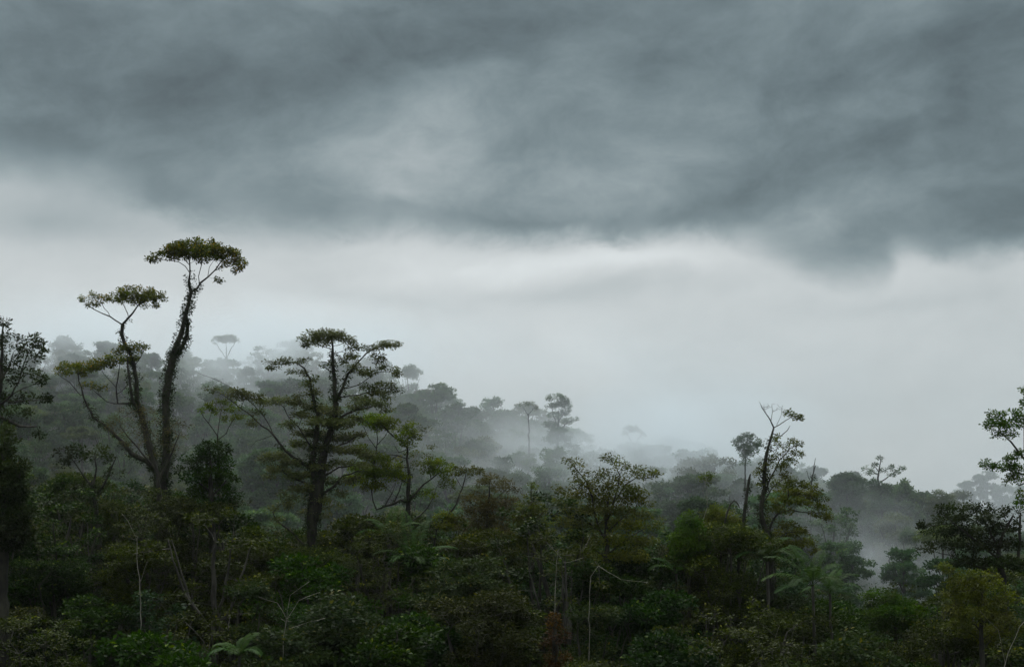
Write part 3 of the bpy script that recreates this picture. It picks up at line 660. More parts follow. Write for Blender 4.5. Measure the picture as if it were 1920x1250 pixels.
hero('bushy_tree', 'dark pointed bushy tree between the wide olive tree and the dead snags', 118,
     [(1292, 1090, .2), (1292, 1040, .15), (1292, 990, .06)], [], [(1292, 968, 12, 8), (1286, 980, 18, 10), (1304, 985, 16, 12), (1290, 1000, 26, 12), (1312, 1005, 16, 12), (1275, 1010, 18, 12), (1295, 1025, 32, 14), (1325, 1030, 18, 12), (1270, 1040, 20, 12), (1300, 1050, 34, 12)],
     'green_leaves', size=.18, k=15, spread=.36, flat=.3, sp=.56, seed=27, fat=1.4, top=.3)
hero('bushy_tree', 'round bushy tree behind the dead snags', 131,
     [(1362, 1080, .2), (1360, 1030, .16), (1358, 985, .08)], [[(1360, 1020, .08), (1345, 990, .04)], [(1360, 1030, .08), (1378, 1000, .04)]],
     [(1345, 957, 16, 6), (1332, 968, 16, 8), (1360, 966, 18, 7), (1350, 978, 26, 9), (1378, 980, 14, 8), (1335, 992, 20, 9), (1365, 997, 26, 10), (1350, 1012, 30, 10), (1385, 1012, 16, 10)],
     'olive_leaves', size=.18, k=14, spread=.36, flat=.35, sp=.56, seed=28, fat=1.6, top=.3)
hero('emergent_tree', 'tall leaning half-bare tree with dead twigs on top, right of centre', 124,
     [(1446, 1060, .34), (1440, 1010, .32), (1430, 977, .3), (1428, 946, .24), (1433, 902, .2), (1437, 850, .16), (1446, 819, .12), (1451, 801, .09), (1443, 784, .06), (1431, 768, .04), (1424, 752, .015)],
     [[(1451, 801, .06), (1460, 796, .05), (1470, 789, .04), (1482, 783, .03), (1500, 784, .015)], [(1448, 812, .05), (1464, 817, .05), (1477, 806, .04), (1481, 797, .02)], [(1430, 930, .1), (1445, 895, .08), (1462, 862, .06), (1480, 842, .04), (1498, 832, .02)],
      [(1430, 945, .08), (1448, 915, .06), (1465, 900, .04), (1478, 893, .02)], [(1446, 790, .04), (1449, 772, .03), (1447, 757, .012)], [(1456, 797, .03), (1464, 780, .02), (1466, 764, .01)], [(1437, 776, .025), (1430, 760, .01)],
      [(1434, 905, .06), (1424, 888, .04), (1422, 875, .02)], [(1438, 850, .06), (1455, 843, .04), (1470, 830, .02)]],
     [(1478, 776, 9, 3.5), (1488, 780, 10, 3.5), (1499, 785, 5, 2.5), (1462, 832, 13, 6), (1480, 828, 14, 5), (1497, 832, 8, 4), (1485, 845, 16, 6), (1500, 850, 8, 5), (1466, 852, 16, 6), (1448, 862, 12, 7), (1480, 864, 18, 6), (1460, 874, 18, 7),
      (1430, 875, 11, 7), (1424, 886, 9, 6), (1440, 892, 12, 6), (1468, 888, 14, 4), (1475, 898, 12, 4), (1450, 908, 12, 5), (1430, 905, 8, 5), (1456, 820, 9, 4)],
     'olive_leaves', size=.18, k=10, spread=.3, flat=.4, sp=.5, seed=29, epi=900, bf=.2, bare=[(1436, 762, 12, 8, 16), (1456, 764, 14, 8, 18), (1470, 772, 8, 6, 8)], depth=.9)
hero('tree', 'broad tree with a rounded olive canopy reaching right from the leaning trunk', 127,
     [(1452, 1075, .28), (1446, 1030, .25), (1442, 995, .2)], [[(1442, 990, .14), (1450, 972, .12), (1458, 963, .1), (1482, 955, .08), (1513, 960, .05), (1535, 962, .03)], [(1458, 963, .07), (1475, 940, .05), (1500, 925, .03)], [(1446, 1020, .1), (1470, 1000, .07), (1500, 995, .04)]],
     [(1470, 910, 16, 5), (1492, 907, 20, 5), (1515, 910, 16, 6), (1532, 917, 12, 7), (1480, 922, 26, 6), (1510, 926, 26, 7), (1538, 932, 12, 8), (1460, 935, 20, 6), (1495, 940, 24, 6), (1525, 944, 20, 7), (1545, 950, 10, 7), (1450, 950, 18, 7),
      (1535, 963, 20, 5), (1552, 970, 7, 4), (1470, 955, 20, 5), (1480, 985, 22, 6), (1500, 998, 20, 6), (1465, 1000, 20, 8), (1515, 1015, 16, 6), (1525, 1028, 8, 6), (1490, 1018, 24, 7), (1460, 1020, 24, 9), (1440, 975, 10, 6)],
     'olive_leaves', size=.18, k=13, spread=.33, flat=.45, sp=.52, seed=30, fat=1.1, depth=1.0)
hero('dead_snag', 'straight dead moss-grown snag leaning right beside the half-bare tree', 121,
     [(1385, 1050, .2), (1393, 985, .18), (1397, 955, .17), (1401, 920, .17), (1405, 900, .14), (1407, 888, .06)], [[(1399, 940, .05), (1393, 932, .02)]], [(1404, 915, 3, 6), (1399, 950, 4, 5)],
     'dark_leaves', size=.14, k=5, spread=.22, flat=.1, sp=.5, seed=31, epi=220, wob=.08)
hero('dead_snag', 'short crooked dead snag with a bent top among the bushes', 122,
     [(1352, 1030, .12), (1358, 985, .1), (1364, 960, .1), (1370, 945, .09), (1376, 938, .08), (1384, 944, .07), (1387, 952, .04)], [[(1370, 945, .05), (1368, 930, .03)], [(1366, 955, .04), (1380, 962, .03), (1384, 956, .02)]], [(1362, 975, 3, 5)],
     'dark_leaves', size=.14, k=5, spread=.2, flat=.1, sp=.5, seed=32, epi=80)
hero('tree', 'green tree leaning in from the right edge with rounded upper crowns', 114,
     [(1950, 1040, .5), (1942, 960, .42), (1934, 900, .35), (1926, 860, .22), (1922, 820, .14), (1922, 770, .06), (1920, 745, .03)],
     [[(1928, 868, .12), (1909, 845, .1), (1896, 828, .08), (1885, 818, .05), (1872, 810, .03)], [(1925, 800, .07), (1908, 785, .05), (1900, 775, .03)], [(1930, 890, .1), (1900, 885, .07), (1875, 878, .04), (1852, 872, .02)], [(1934, 900, .1), (1910, 910, .06)]],
     [(1922, 738, 8, 12), (1918, 758, 12, 10), (1905, 772, 10, 7), (1860, 782, 13, 9), (1876, 776, 12, 6), (1853, 795, 9, 8), (1872, 795, 20, 9), (1890, 800, 16, 9), (1905, 792, 14, 10), (1870, 812, 15, 6), (1895, 815, 14, 6), (1918, 785, 10, 10),
      (1845, 869, 14, 4), (1862, 872, 14, 5), (1878, 877, 10, 4), (1900, 862, 16, 9), (1915, 850, 12, 10), (1890, 876, 12, 9), (1908, 880, 18, 12), (1895, 895, 16, 9), (1915, 900, 12, 9), (1917, 925, 8, 10), (1912, 945, 8, 8)],
     'green_leaves', size=.18, k=15, spread=.32, flat=.3, sp=.5, seed=33, depth=1.0, flush=.15, top=.3)
hero('tree', 'dark wide tree with ragged drooping tiers at the right edge', 111,
     [(1885, 1130, .35), (1880, 1080, .3), (1872, 1040, .25), (1880, 1000, .15), (1900, 965, .08)], [[(1874, 1050, .14), (1840, 1020, .1), (1800, 990, .06), (1765, 962, .03)], [(1875, 1030, .1), (1850, 985, .06), (1845, 960, .03)], [(1880, 1085, .12), (1830, 1060, .08), (1780, 1040, .05), (1745, 1030, .02)], [(1911, 1060, .16), (1912, 1000, .14), (1913, 960, .08)]],
     [(1760, 954, 14, 4), (1778, 952, 14, 4), (1800, 950, 16, 5), (1825, 948, 20, 5), (1848, 952, 18, 6), (1740, 985, 14, 3), (1730, 984, 8, 2.5), (1765, 972, 20, 6), (1795, 970, 26, 7), (1830, 970, 26, 8), (1870, 962, 24, 7), (1900, 955, 18, 7),
      (1755, 995, 22, 6), (1790, 995, 30, 8), (1830, 998, 32, 9), (1870, 990, 28, 9), (1905, 985, 18, 10), (1735, 1028, 12, 4), (1752, 1022, 18, 5), (1780, 1020, 26, 7), (1820, 1025, 32, 9), (1865, 1022, 30, 10), (1900, 1018, 20, 10),
      (1800, 1050, 26, 8), (1840, 1055, 32, 9), (1880, 1052, 28, 10), (1905, 1060, 20, 12), (1860, 1085, 34, 9)],
     'dark_leaves', size=.2, k=14, spread=.38, flat=.6, sp=.58, seed=34, fat=1.15, depth=1.0)
hero('bushy_tree', 'olive green bushy tree at the lower right below the ragged dark tree', 99,
     [(1842, 1270, .25), (1840, 1200, .2), (1842, 1150, .14), (1840, 1110, .06)], [[(1841, 1180, .09), (1800, 1150, .05)], [(1841, 1170, .08), (1880, 1140, .04)]],
     [(1768, 1064, 12, 5), (1785, 1072, 12, 5), (1820, 1080, 26, 6), (1845, 1083, 22, 6), (1800, 1092, 22, 8), (1830, 1098, 30, 10), (1862, 1103, 24, 10), (1785, 1115, 20, 10), (1815, 1122, 30, 12), (1855, 1128, 30, 12), (1890, 1130, 20, 12),
      (1790, 1145, 24, 12), (1830, 1152, 34, 12), (1875, 1158, 30, 12), (1800, 1175, 30, 12), (1850, 1185, 34, 14), (1895, 1180, 24, 14)],
     'olive_leaves', size=.18, k=14, spread=.36, flat=.5, sp=.62, seed=35, fat=1.4, depth=1.0, top=.4)
hero('bushy_tree', 'dark dome with a bright sprig on top, rising into the misty gap at right', 116,
     [(1680, 1260, .25), (1680, 1200, .2), (1678, 1150, .08)], [],
     [(1640, 1112, 18, 6), (1625, 1120, 10, 6), (1660, 1122, 20, 8), (1685, 1132, 24, 8), (1712, 1142, 18, 8), (1730, 1158, 12, 8), (1650, 1138, 24, 10), (1680, 1148, 32, 10), (1640, 1158, 26, 10), (1710, 1162, 26, 10), (1670, 1172, 34, 12)],
     'green_leaves', size=.18, k=16, spread=.36, flat=.35, sp=.6, seed=36, fat=1.4, depth=1.0, top=.4, flush=.08)
hero('vine_draped_tree', 'rust-brown stump-like tree smothered in dead creeper low in the middle', 101,
     [(1038, 1260, .3), (1040, 1200, .25), (1042, 1165, .12)], [], [(1042, 1158, 10, 8), (1038, 1175, 16, 10), (1046, 1192, 20, 12), (1032, 1210, 20, 12), (1045, 1228, 24, 12), (1035, 1245, 26, 10)],
     'rust_leaves', size=.16, k=16, spread=.34, flat=.2, sp=.55, seed=37)
for (nm, lb, Y, tr, lm, br, sd) in [
    ('bare_tree', 'thin white-barked leafless stem among the dark canopy at lower left', 98, [(264, 1130, .07), (262, 1100, .065), (262, 1085, .06), (256, 1045, .05), (257, 1012, .03)], [[(264, 1090, .05), (272, 1065, .03), (276, 1052, .02)], [(257, 1015, .03), (240, 975, .02), (228, 962, .012)]], 4, 51),
    ('bare_tree', 'pale thin pole rising in front of the wide olive tree', 104, [(1040, 1150, .06), (1042, 1100, .05), (1043, 1055, .04), (1047, 1030, .02)], [[(1043, 1056, .03), (1068, 1054, .02), (1092, 1045, .012)], [(1043, 1060, .025), (1020, 1048, .015), (985, 1042, .01)]], 4, 55),
    ('bare_tree', 'grey vine-like stem bowing to the right below the wide olive tree', 106, [(1105, 1110, .05), (1108, 1080, .05), (1122, 1060, .045), (1140, 1072, .04), (1165, 1086, .03), (1215, 1092, .015)], [], 0, 56),
    ('bare_tree', 'forked bare stem in the canopy at the lower right corner', 93, [(1880, 1260, .06), (1890, 1225, .05), (1912, 1175, .03), (1925, 1160, .02)], [[(1884, 1240, .04), (1872, 1180, .03), (1838, 1145, .015)]], 3, 57),
    ('bare_tree', 'bare grey branching shrub spreading fan-like at lower centre left', 95, [(530, 1240, .08), (532, 1190, .07), (538, 1160, .05)], [[(538, 1160, .04), (560, 1125, .03), (600, 1110, .015)], [(538, 1160, .04), (520, 1130, .03), (485, 1118, .015)], [(538, 1150, .03), (545, 1115, .02), (580, 1090, .01)], [(534, 1180, .03), (580, 1165, .02), (610, 1158, .01)]], 8, 58)]:
    hero(nm, lb, Y, tr, lm, [], 'olive_leaves', bark='pale', seed=sd, bare=[(tr[-1][0], tr[-1][1], 12, 9, br)] if br else (), wob=.04)

# ------------------------------------------------------------------ palms
def frond(rng, az_, el0, L, droop, wid=.75, nl=34):
    """arching rachis with two rows of leaflets"""
    n = 16; t = np.linspace(0, 1, n); el_ = el0 - droop * t ** 1.4
    ds = L / (n - 1); h = np.array([math.cos(az_), math.sin(az_), 0])
    pts = np.zeros((n, 3))
    for i in range(1, n): pts[i] = pts[i - 1] + ds * (h * math.cos(el_[i]) + np.array([0, 0, math.sin(el_[i])]))
    V = []; Q = []; T = []
    side = np.cross(h, [0, 0, 1.0]); r = .035
    for i in range(n):
        rr = r * (1 - .75 * t[i]); V += [pts[i] + side * rr, pts[i] - side * rr, pts[i] - np.array([0, 0, rr * 1.4])]
    for i in range(n - 1):
        for a in range(3): Q.append((i * 3 + a, i * 3 + (a + 1) % 3, i * 3 + 3 + (a + 1) % 3, i * 3 + 3 + a)); T.append(.9)
    for s in (-1, 1):
        for j in range(nl):
            u = .14 + .86 * j / nl; k = u * (n - 1); i = min(n - 2, int(k)); p = pts[i] + (pts[i + 1] - pts[i]) * (k - i); tan = unit(pts[i + 1] - pts[i])
            ll = wid * (math.sin(math.pi * min(1, (u * .85 + .12))) ** .6) * rng.uniform(.85, 1.1)
            d = unit(tan * .75 + side * s * .9 + np.array([0, 0, .12 + rng.normal(0, .07)])); up = unit(np.cross(side * s, tan) * s); w = .04 + .03 * rng.uniform()
            a = p; b = p + d * ll * .5 + tan * w; c = p + d * ll - np.array([0, 0, ll * .28]); e = p + d * ll * .5 - tan * w
            o = len(V); V += [a, b, c, e]; Q.append((o, o + 1, o + 2, o + 3)); T.append(rng.uniform(.1, .9))
    return np.array(V), Q, T
def palm(label, px, py, Y, fr, seed, hgt=None, group=None):
    rng = np.random.default_rng(seed); top = P(px, py, Y); gz = float(ground(top[0], Y)) - .3
    O = np.array([top[0], Y, gz]); pr = root_at('palm_tree', O, label, 'palm', group)
    sk = Skel(rng); sk.line([(0, 0, 0, .2), (.3, 0, (top[2] - gz) * .5, .14), (0, 0, top[2] - gz, .11)], 0, wob=.02)
    V, Q = sk.meshes()[0]; link('trunk', quad_mesh('trunk', V, Q, BARK['grey']), pr)
    for (az_, el0, L, dr) in fr:
        V, Q, T = frond(rng, math.radians(az_), math.radians(el0), L, math.radians(dr), wid=1.0 if L > 4 else .8)
        o = link('frond', quad_mesh('frond', V, Q, LEAF['frond_leaves'], T, False), pr); o.location = (0, 0, top[2] - gz)
palm('palm with broad upright fronds in front of the rounded olive canopy', 1524, 1098, 109, [(178, 38, 4.2, 70), (165, 62, 4.6, 70), (120, 78, 4.2, 60), (60, 74, 3.9, 60), (20, 66, 3.2, 75), (-60, 40, 3.6, 80), (-130, 35, 3.8, 75), (-100, 60, 3.6, 80), (200, 15, 3.5, 50)], 61)
palm('small palm with stiff fronds at the edge of the misty gap', 1556, 1112, 112, [(60, 62, 3.3, 60), (20, 66, 3.4, 90), (-20, 50, 2.9, 95), (120, 72, 3.2, 60), (-90, 45, 2.6, 80), (175, 40, 2.4, 80), (0, 10, 2.2, 40)], 62)
palm('large palm with arching fronds right of the hollow dark trunk', 772, 1062, 118, [(110, 80, 5.4, 40), (70, 72, 5.2, 50), (30, 50, 4.8, 70), (0, 32, 4.6, 70), (-30, 10, 3.8, 55), (-70, 45, 3.6, 85), (150, 74, 5.2, 60), (190, 58, 3.8, 90), (-120, 50, 3.4, 90)], 63)
palm('dark palm with drooping fronds under the leaning half-bare tree', 1438, 1052, 116, [(100, 76, 3.6, 70), (40, 68, 3.8, 80), (0, 55, 3.6, 95), (-50, 50, 3.3, 95), (170, 60, 3.6, 90), (200, 45, 3.2, 85), (-110, 55, 3.2, 90)], 64)
palm('pale-tipped palm half sunk in the canopy left of the large arching palm', 728, 1012, 124, [(75, 78, 3.8, 50), (20, 60, 3.6, 80), (140, 66, 3.6, 75), (200, 48, 3.2, 85), (-60, 50, 3, 90)], 65)
palm('small dark palm near the lower left corner', 448, 1228, 95, [(80, 60, 2.4, 80), (20, 45, 2.2, 80), (-30, 40, 2.2, 80), (150, 50, 2.3, 80), (200, 40, 2.2, 80), (-90, 45, 2.2, 80), (50, 70, 2.2, 60)], 66)
palm('feathery palm half hidden left of the small misty gap trees', 1268, 1075, 121, [(80, 74, 3.4, 70), (20, 60, 3.2, 85), (150, 60, 3.2, 85), (-60, 50, 3, 90), (200, 45, 3, 85)], 67)
# ================================================================== canopy of the near ridge
rg = np.random.default_rng(5)
def tiers(rng, n, R, z0, H):
    out = []
    for i in range(n):
        z = z0 + H * (i + .5) / n; rr = R * (1 - .55 * (i / n) ** 1.5) * rng.uniform(.5, 1); an = i * 2.4
        a = rng.uniform(1.2, 2.3) * (1 - .35 * i / n)
        out.append((rr * math.cos(an) * .8, rr * math.sin(an) * .8, z, a, a * .9, rng.uniform(.22, .4)))
    return out
def stems(rng, n, z0, z1, R, r):
    return [[(0, 0, z0 + rng.uniform(0, 2), r), (R * .4 * math.cos(a), R * .4 * math.sin(a), (z0 + z1) / 2, r * .7), (R * .7 * math.cos(a), R * .7 * math.sin(a), z1, r * .3)] for a in rng.uniform(0, 6.28, n)]
NEAR = []
spec = [('shaded_olive_leaves', 'dark', 'tiers', .19, 12, .38, .8), ('shaded_green_leaves', 'grey', 'dome', .27, 8, .4, .4), ('dark_leaves', 'dark', 'dome', .25, 10, .42, .5), ('shaded_olive_leaves', 'grey', 'tiers', .18, 9, .42, .6),
        ('shaded_olive_leaves', 'grey', 'dome', .28, 7, .38, .5), ('blue_green_leaves', 'grey', 'narrow', .27, 8, .42, .6), ('shaded_olive_leaves', 'grey', 'dome', .17, 12, .36, .5), ('shaded_green_leaves', 'dark', 'tiers', .2, 12, .4, .75),
        ('dark_leaves', 'dark', 'narrow', .2, 13, .4, .3), ('shaded_olive_leaves', 'grey', 'open', .2, 10, .36, .6), ('shaded_green_leaves', 'dark', 'dome', .17, 13, .38, .3)]
for i, (lf, bk, kind, sz, k, spd, fl) in enumerate(spec):
    r_ = np.random.default_rng(100 + i)
    tl = [(0, 0, 0, .3), (.3, .1, 6, .22), (.1 + r_.normal(0, .3), r_.normal(0, .3), 11, .16), (r_.normal(0, .4), r_.normal(0, .4), 15.5, .05)]
    if kind == 'tiers': rec = tiers(r_, 30, 5.6, 5.5, 12.2)
    elif kind == 'dome': rec = dome(r_, 34, 5.2, 5.0, 12.3, (1.2, 2.1), (.6, 1.1))
    elif kind == 'narrow': rec = dome(r_, 26, 3.0, 3.5, 14.2, (.9, 1.4), (.5, .9))
    else: rec = dome(r_, 20, 4.8, 8, 9.5, (1.0, 1.8), (.3, .6))
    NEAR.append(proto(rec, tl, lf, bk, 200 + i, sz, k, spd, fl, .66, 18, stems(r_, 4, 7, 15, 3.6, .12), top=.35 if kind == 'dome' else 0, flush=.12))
NEARL = ['olive tree with flat sprays', 'rounded mid-green tree', 'dark dense rounded tree', 'feathery open tree', 'yellowish green leafy tree', 'narrow blue-green tree',
         'small-leaved olive tree', 'green tree with spreading tiers', 'narrow dark leafy tree', 'thin open-crowned olive tree', 'fine-leaved rounded tree']
NEARN = ['layered_tree', 'round_tree', 'dense_tree', 'open_tree', 'leafy_tree', 'narrow_tree', 'fine_leaved_tree', 'tiered_tree', 'narrow_tree', 'open_tree', 'round_tree']
NEARG = ['layered olive trees of the near canopy', 'round green trees of the near canopy', 'dark dense trees of the near canopy', 'feathery open trees of the near canopy', 'leafy trees of the near canopy',
         'narrow blue-green trees of the near canopy', 'fine-leaved trees of the near canopy', 'tiered trees of the near canopy', 'narrow dark trees of the near canopy', 'thin-crowned trees of the near canopy', 'fine-leaved rounded trees of the near canopy']
TOL = []          # (tree, what it looks like and where it stands, bearing): told apart at the end
def pick(px, table, last):
    for lim, nm in table:
        if px < lim: return nm
    return last
def zone(px): return pick(px, ((90, 'at the left edge'), (250, 'left of the umbrella trees'), (380, 'under the umbrella trees'), (520, 'under the small V-forked tree'), (680, 'under the central emergent'), (840, 'under the ball-crowned tree'),
                               (1010, 'left of the wide olive tree'), (1240, 'under the wide olive tree'), (1400, 'below the dead snags'), (1580, 'under the half-bare tree'), (1760, 'below the misty gap')), 'at the right edge')
def depthw(y): return 'front-row' if y < 105 else 'second-row' if y < 120 else 'mid-canopy' if y < 142 else 'ridge-crest'
def settle():
    by = {}
    for o, lb, px in TOL: by.setdefault(lb, []).append((px, o))
    ordn = ['leftmost', 'second from left', 'third from left', 'fourth from left', 'fifth from left', 'sixth from left']
    for lb, l in by.items():
        l.sort(key=lambda t: t[0])
        for k, (px, o) in enumerate(l):
            if len(l) == 1: o['label'] = lb
            elif len(l) == 2: o['label'] = ('left-hand ', 'right-hand ')[k] + lb
            elif len(l) <= 6: o['label'] = (ordn[k] if k < len(l) - 1 else 'rightmost') + ' ' + lb
            else: o['label'] = lb
y = 90.0; cnt = 0; last = -1
while y < 176:
    stp = 6.1 + (y - 90) * .012
    x = -.385 * y - 4 + rg.uniform(0, 4)
    while x < .385 * y + 4:
        xx = x + rg.uniform(-1.6, 1.6); yy = y + rg.uniform(-2.0, 2.0)
        px = 960 + F * xx / yy
        i = int(rg.choice(len(NEAR), p=np.array([15, 16, 11, 7, 7, 7, 12, 11, 5, 6, 3]) / 100.))
        if i == last: i = (i + 3) % len(NEAR)
        last = i
        g = float(ground(xx, yy)); topz = float(canopy_near(xx, yy)) + rg.normal(0, 1.8) + (2.0 if rg.uniform() < .12 else 0)
        # keep the open views between the tall trees
        if yy > 120: topz = min(topz, (HZ + 22 - near_line(px)) / F * yy + rg.uniform(-.9, 1.0))
        s = (topz - g) / 18.0
        o = stand(NEAR[i], NEARN[i], (xx, yy, g - .2), rg.uniform(0, 6.28), max(.7, s) * rg.uniform(1.0, 1.25), NEARL[i], 'tree', NEARG[i], max(.7, s))
        TOL.append((o, f'{depthw(yy)} {NEARL[i]} {zone(px)}', px))
        cnt += 1
        x += stp * rg.uniform(.88, 1.15)
    y += stp * .92
print('near canopy trees', cnt)

# undergrowth: a leafy carpet on the near ridge and the far slope
def carpet(name, label, boxes, mat, size, seed):
    r_ = np.random.default_rng(seed); VV = []; QQ = []; TT = []; nb = 0
    for (y0, y1, uw, n, k, spd, hgt) in boxes:
        yv = r_.uniform(y0, y1, n); xv = r_.uniform(-uw, uw, n) * yv; keep = r_.uniform(0, 1, n) < 1
        z = ground(xv, yv) + hgt * r_.uniform(.05, 1, n) ** 1.2 * (0.6 + .4 * np.sin(xv * .31) * np.cos(yv * .27 + xv * .1))
        T = np.stack([xv, yv, z], 1)[keep]; d = unit(np.random.default_rng(1).normal(0, 1, (len(T), 3)) * [1, 1, .3] + [0, 0, .5])
        V, Q, ti = leaves(r_, T, d, k, size, spd, .5); VV.append(V); QQ.append(Q + nb); TT.append(ti); nb += len(V)
    o = bpy.data.objects.new(name, quad_mesh(name, np.concatenate(VV), np.concatenate(QQ), LEAF[mat], np.concatenate(TT), False)); C.objects.link(o)
    o['kind'] = 'stuff'; o['label'] = label
carpet('undergrowth', 'dark tangled undergrowth filling the spaces between the near trees', [(84, 182, .41, 7500, 12, .9, 9.5)], 'shaded_green_leaves', .45, 71)

# ================================================================== far slope in the mist
FAR = []
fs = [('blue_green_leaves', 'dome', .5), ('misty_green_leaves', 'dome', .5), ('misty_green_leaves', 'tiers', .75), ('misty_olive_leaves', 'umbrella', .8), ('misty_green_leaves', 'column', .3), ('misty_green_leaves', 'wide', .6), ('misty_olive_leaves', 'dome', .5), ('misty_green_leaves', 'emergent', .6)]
FARN = ['rounded tree', 'green domed tree', 'tiered tree', 'umbrella-crowned tree', 'columnar vine-hung tree', 'wide-crowned tree', 'olive domed tree', 'tall emergent tree']
FARK = ['round_tree', 'domed_tree', 'tiered_tree', 'umbrella_tree', 'columnar_tree', 'wide_tree', 'domed_tree', 'emergent_tree']
for i, (lf, kind, fl) in enumerate(fs):
    r_ = np.random.default_rng(300 + i)
    if kind == 'dome': rec = dome(r_, 38, 7, 4, 15, (1.5, 2.5), (.6, 1.2)); H = 20
    elif kind == 'tiers':
        rec = [(a * 1.5, b * 1.5, c * 1.25 - 3.5, d * 1.5, e * 1.5, f_ * 1.7) for a, b, c, d, e, f_ in tiers(r_, 24, 4.6, 8, 10.5)]; H = 20
    elif kind == 'umbrella': rec = [(5.2 * math.sqrt(q) * math.cos(q * 40), 5.2 * math.sqrt(q) * math.sin(q * 40), 21.4 - 3 * q + r_.normal(0, .3), 2.1, 2.0, .7) for q in np.linspace(.02, 1, 15)]; H = 22
    elif kind == 'column': rec = dome(r_, 26, 3.6, 1, 19, (1.4, 2.2), (1.0, 1.9)); H = 20
    elif kind == 'wide': rec = dome(r_, 40, 9, 7, 11.5, (1.7, 2.9), (.5, 1.0)); H = 19
    else: rec = dome(r_, 20, 6.5, 13, 10, (1.6, 2.6), (.6, 1.1)); H = 24
    tl = [(0, 0, -4, .5), (.4, 0, 6, .38), (0, .4, 12, .28), (.3, 0, H - 3, .1)]
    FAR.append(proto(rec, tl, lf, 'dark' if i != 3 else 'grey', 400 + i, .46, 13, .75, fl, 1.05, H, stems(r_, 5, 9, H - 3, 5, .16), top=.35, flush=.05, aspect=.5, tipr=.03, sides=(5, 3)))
    FAR[-1]['H'] = H
def zfar(px, t):
    h = 'on the skyline' if t > .86 else 'high on the misty slope' if t > .62 else 'halfway up the misty slope' if t > .36 else 'low on the misty slope'
    return h + ' ' + pick(px, ((90, 'at the left edge'), (240, 'behind the smaller umbrella tree'), (370, 'behind the tallest umbrella tree'), (500, 'behind the small V-forked tree'), (640, 'behind the central emergent'), (800, 'behind the ball-crowned tree'),
                     (960, 'left of the spur'), (1100, 'by the end of the spur'), (1240, 'behind the wide olive tree'), (1400, 'left of the half-bare tree'), (1540, 'behind the half-bare tree'), (1700, 'in the gap at right'), (1830, 'beside the right-hand trees')), 'at the right edge')
N_FAR = 0
def place_far(i, px, yy, top_py=None, s=None, rz=None, label=None):
    global N_FAR
    H = FAR[i]['H']
    if top_py is not None:
        cand = np.linspace(300, 498, 67); gs = ground((px - 960) / F * cand, cand)
        yy = float(cand[np.argmin(np.abs(((HZ - top_py) / F * cand - gs) / H - 1.12))])
    xx = (px - 960) / F * yy; g = float(ground(xx, yy))
    if top_py is not None: s = ((HZ - top_py) / F * yy - g) / H
    t = (yy - 244) / (float(ridge_y(px)) - 244)
    lb = label or f'{FARN[i]} {zfar(px, t)}'
    o = stand(FAR[i], FARK[i], (xx, yy, g - .5), rg.uniform(0, 6.28) if rz is None else rz, s, lb, 'tree', None if label else f'{FARN[i]}s of the misty far slope', None)
    if not label: TOL.append((o, (f'{FARN[i]} {zfar(px, t)}' if yy < 700 else f'bluish {FARN[i]} on the distant ridge ' + ('near its misty end' if px < 1840 else 'by the right edge')), px))
    N_FAR += 1
yy = 246.0
while yy < 512:
    stp = 13.0
    x = -.40 * yy + rg.uniform(-6, 6)
    while x < .40 * yy + 6:
        y2 = yy + rg.uniform(-4.5, 4.5); x2 = x + rg.uniform(-4, 4); px = 960 + F * x2 / y2
        if y2 > ridge_y(px) + 9:
            x += stp; continue
        i = int(rg.choice(8, p=[.2, .17, .14, .05, .1, .16, .13, .05]))
        place_far(i, px, y2, s=rg.uniform(.78, 1.12) * (19.5 / FAR[i]['H']))
        x += stp * rg.uniform(.85, 1.2)
    yy += stp * 1.05
# single trees that stand out of the skyline
for (i, px, Yd, tp, lb) in [(2, 500, 470, 648, 'faint tiered tree left of the central emergent on the skyline'), (0, 120, 480, 624, 'foggy round crown above the left skyline near the edge tree'),
                            (0, 560, 470, 628, 'foggy rounded crown behind the top tier of the central emergent'), (4, 765, 440, 686, 'pale pointed tree just right of the central emergent'), (0, 1008, 0, 782, 'rounded crown between the two slim trees at the end of the spur'), (5, 1068, 0, 802, 'broad crown sloping off the very end of the misty spur'), (1, 940, 0, 766, 'green domed crown left of the little flat-capped umbrella'), (5, 965, 0, 778, 'wide misty crown right behind the little flat-capped umbrella'),
                            (0, 890, 0, 757, 'round misty crown halfway down the falling crest'), (7, 852, 0, 747, 'ragged emergent crown on the falling crest'), (2, 1120, 0, 843, 'pale tiered crown just past the end of the spur'), (0, 1152, 0, 840, 'pale round crown left of the lone umbrella tree'), (5, 1222, 0, 836, 'pale broad crown right of the lone umbrella tree'),
                            (1, 1300, 0, 838, 'pale green dome in the fog above the thin sapling'), (6, 1338, 0, 846, 'pale olive crown in the fog left of the round thin-trunked tree'), (7, 820, 430, 712, 'misty emergent with a small flat cap on the falling crest'),
                            (6, 1030, 380, 772, 'rounded companion crown left of the tall tree on the spur'), (3, 988, 400, 754, 'little umbrella crown left of the tall tree on the spur'),
                            (0, 1262, 450, 812, 'faint round crown in the fog right of the lone umbrella tree'), (1, 920, 420, 742, 'misty rounded tree on the crest left of the spur'),
                            (1, 1582, 330, 888, 'green dome left of the flat-capped cluster in the gap'),
                            (6, 1790, 345, 915, 'hazy olive dome in front of the blue ridge at right'), (4, 1703, 330, 902, 'hazy pointed tree right of the flat-capped cluster'), (5, 1290, 300, 890, 'broad layered misty crown behind the thin sapling'),
                            (4, 1478, 310, 868, 'hazy tree behind the crown of the half-bare tree'), (1, 700, 420, 690, 'pale rounded tree behind the right tiers of the emergent')]:
    place_far(i, px, Yd, tp, label=lb)
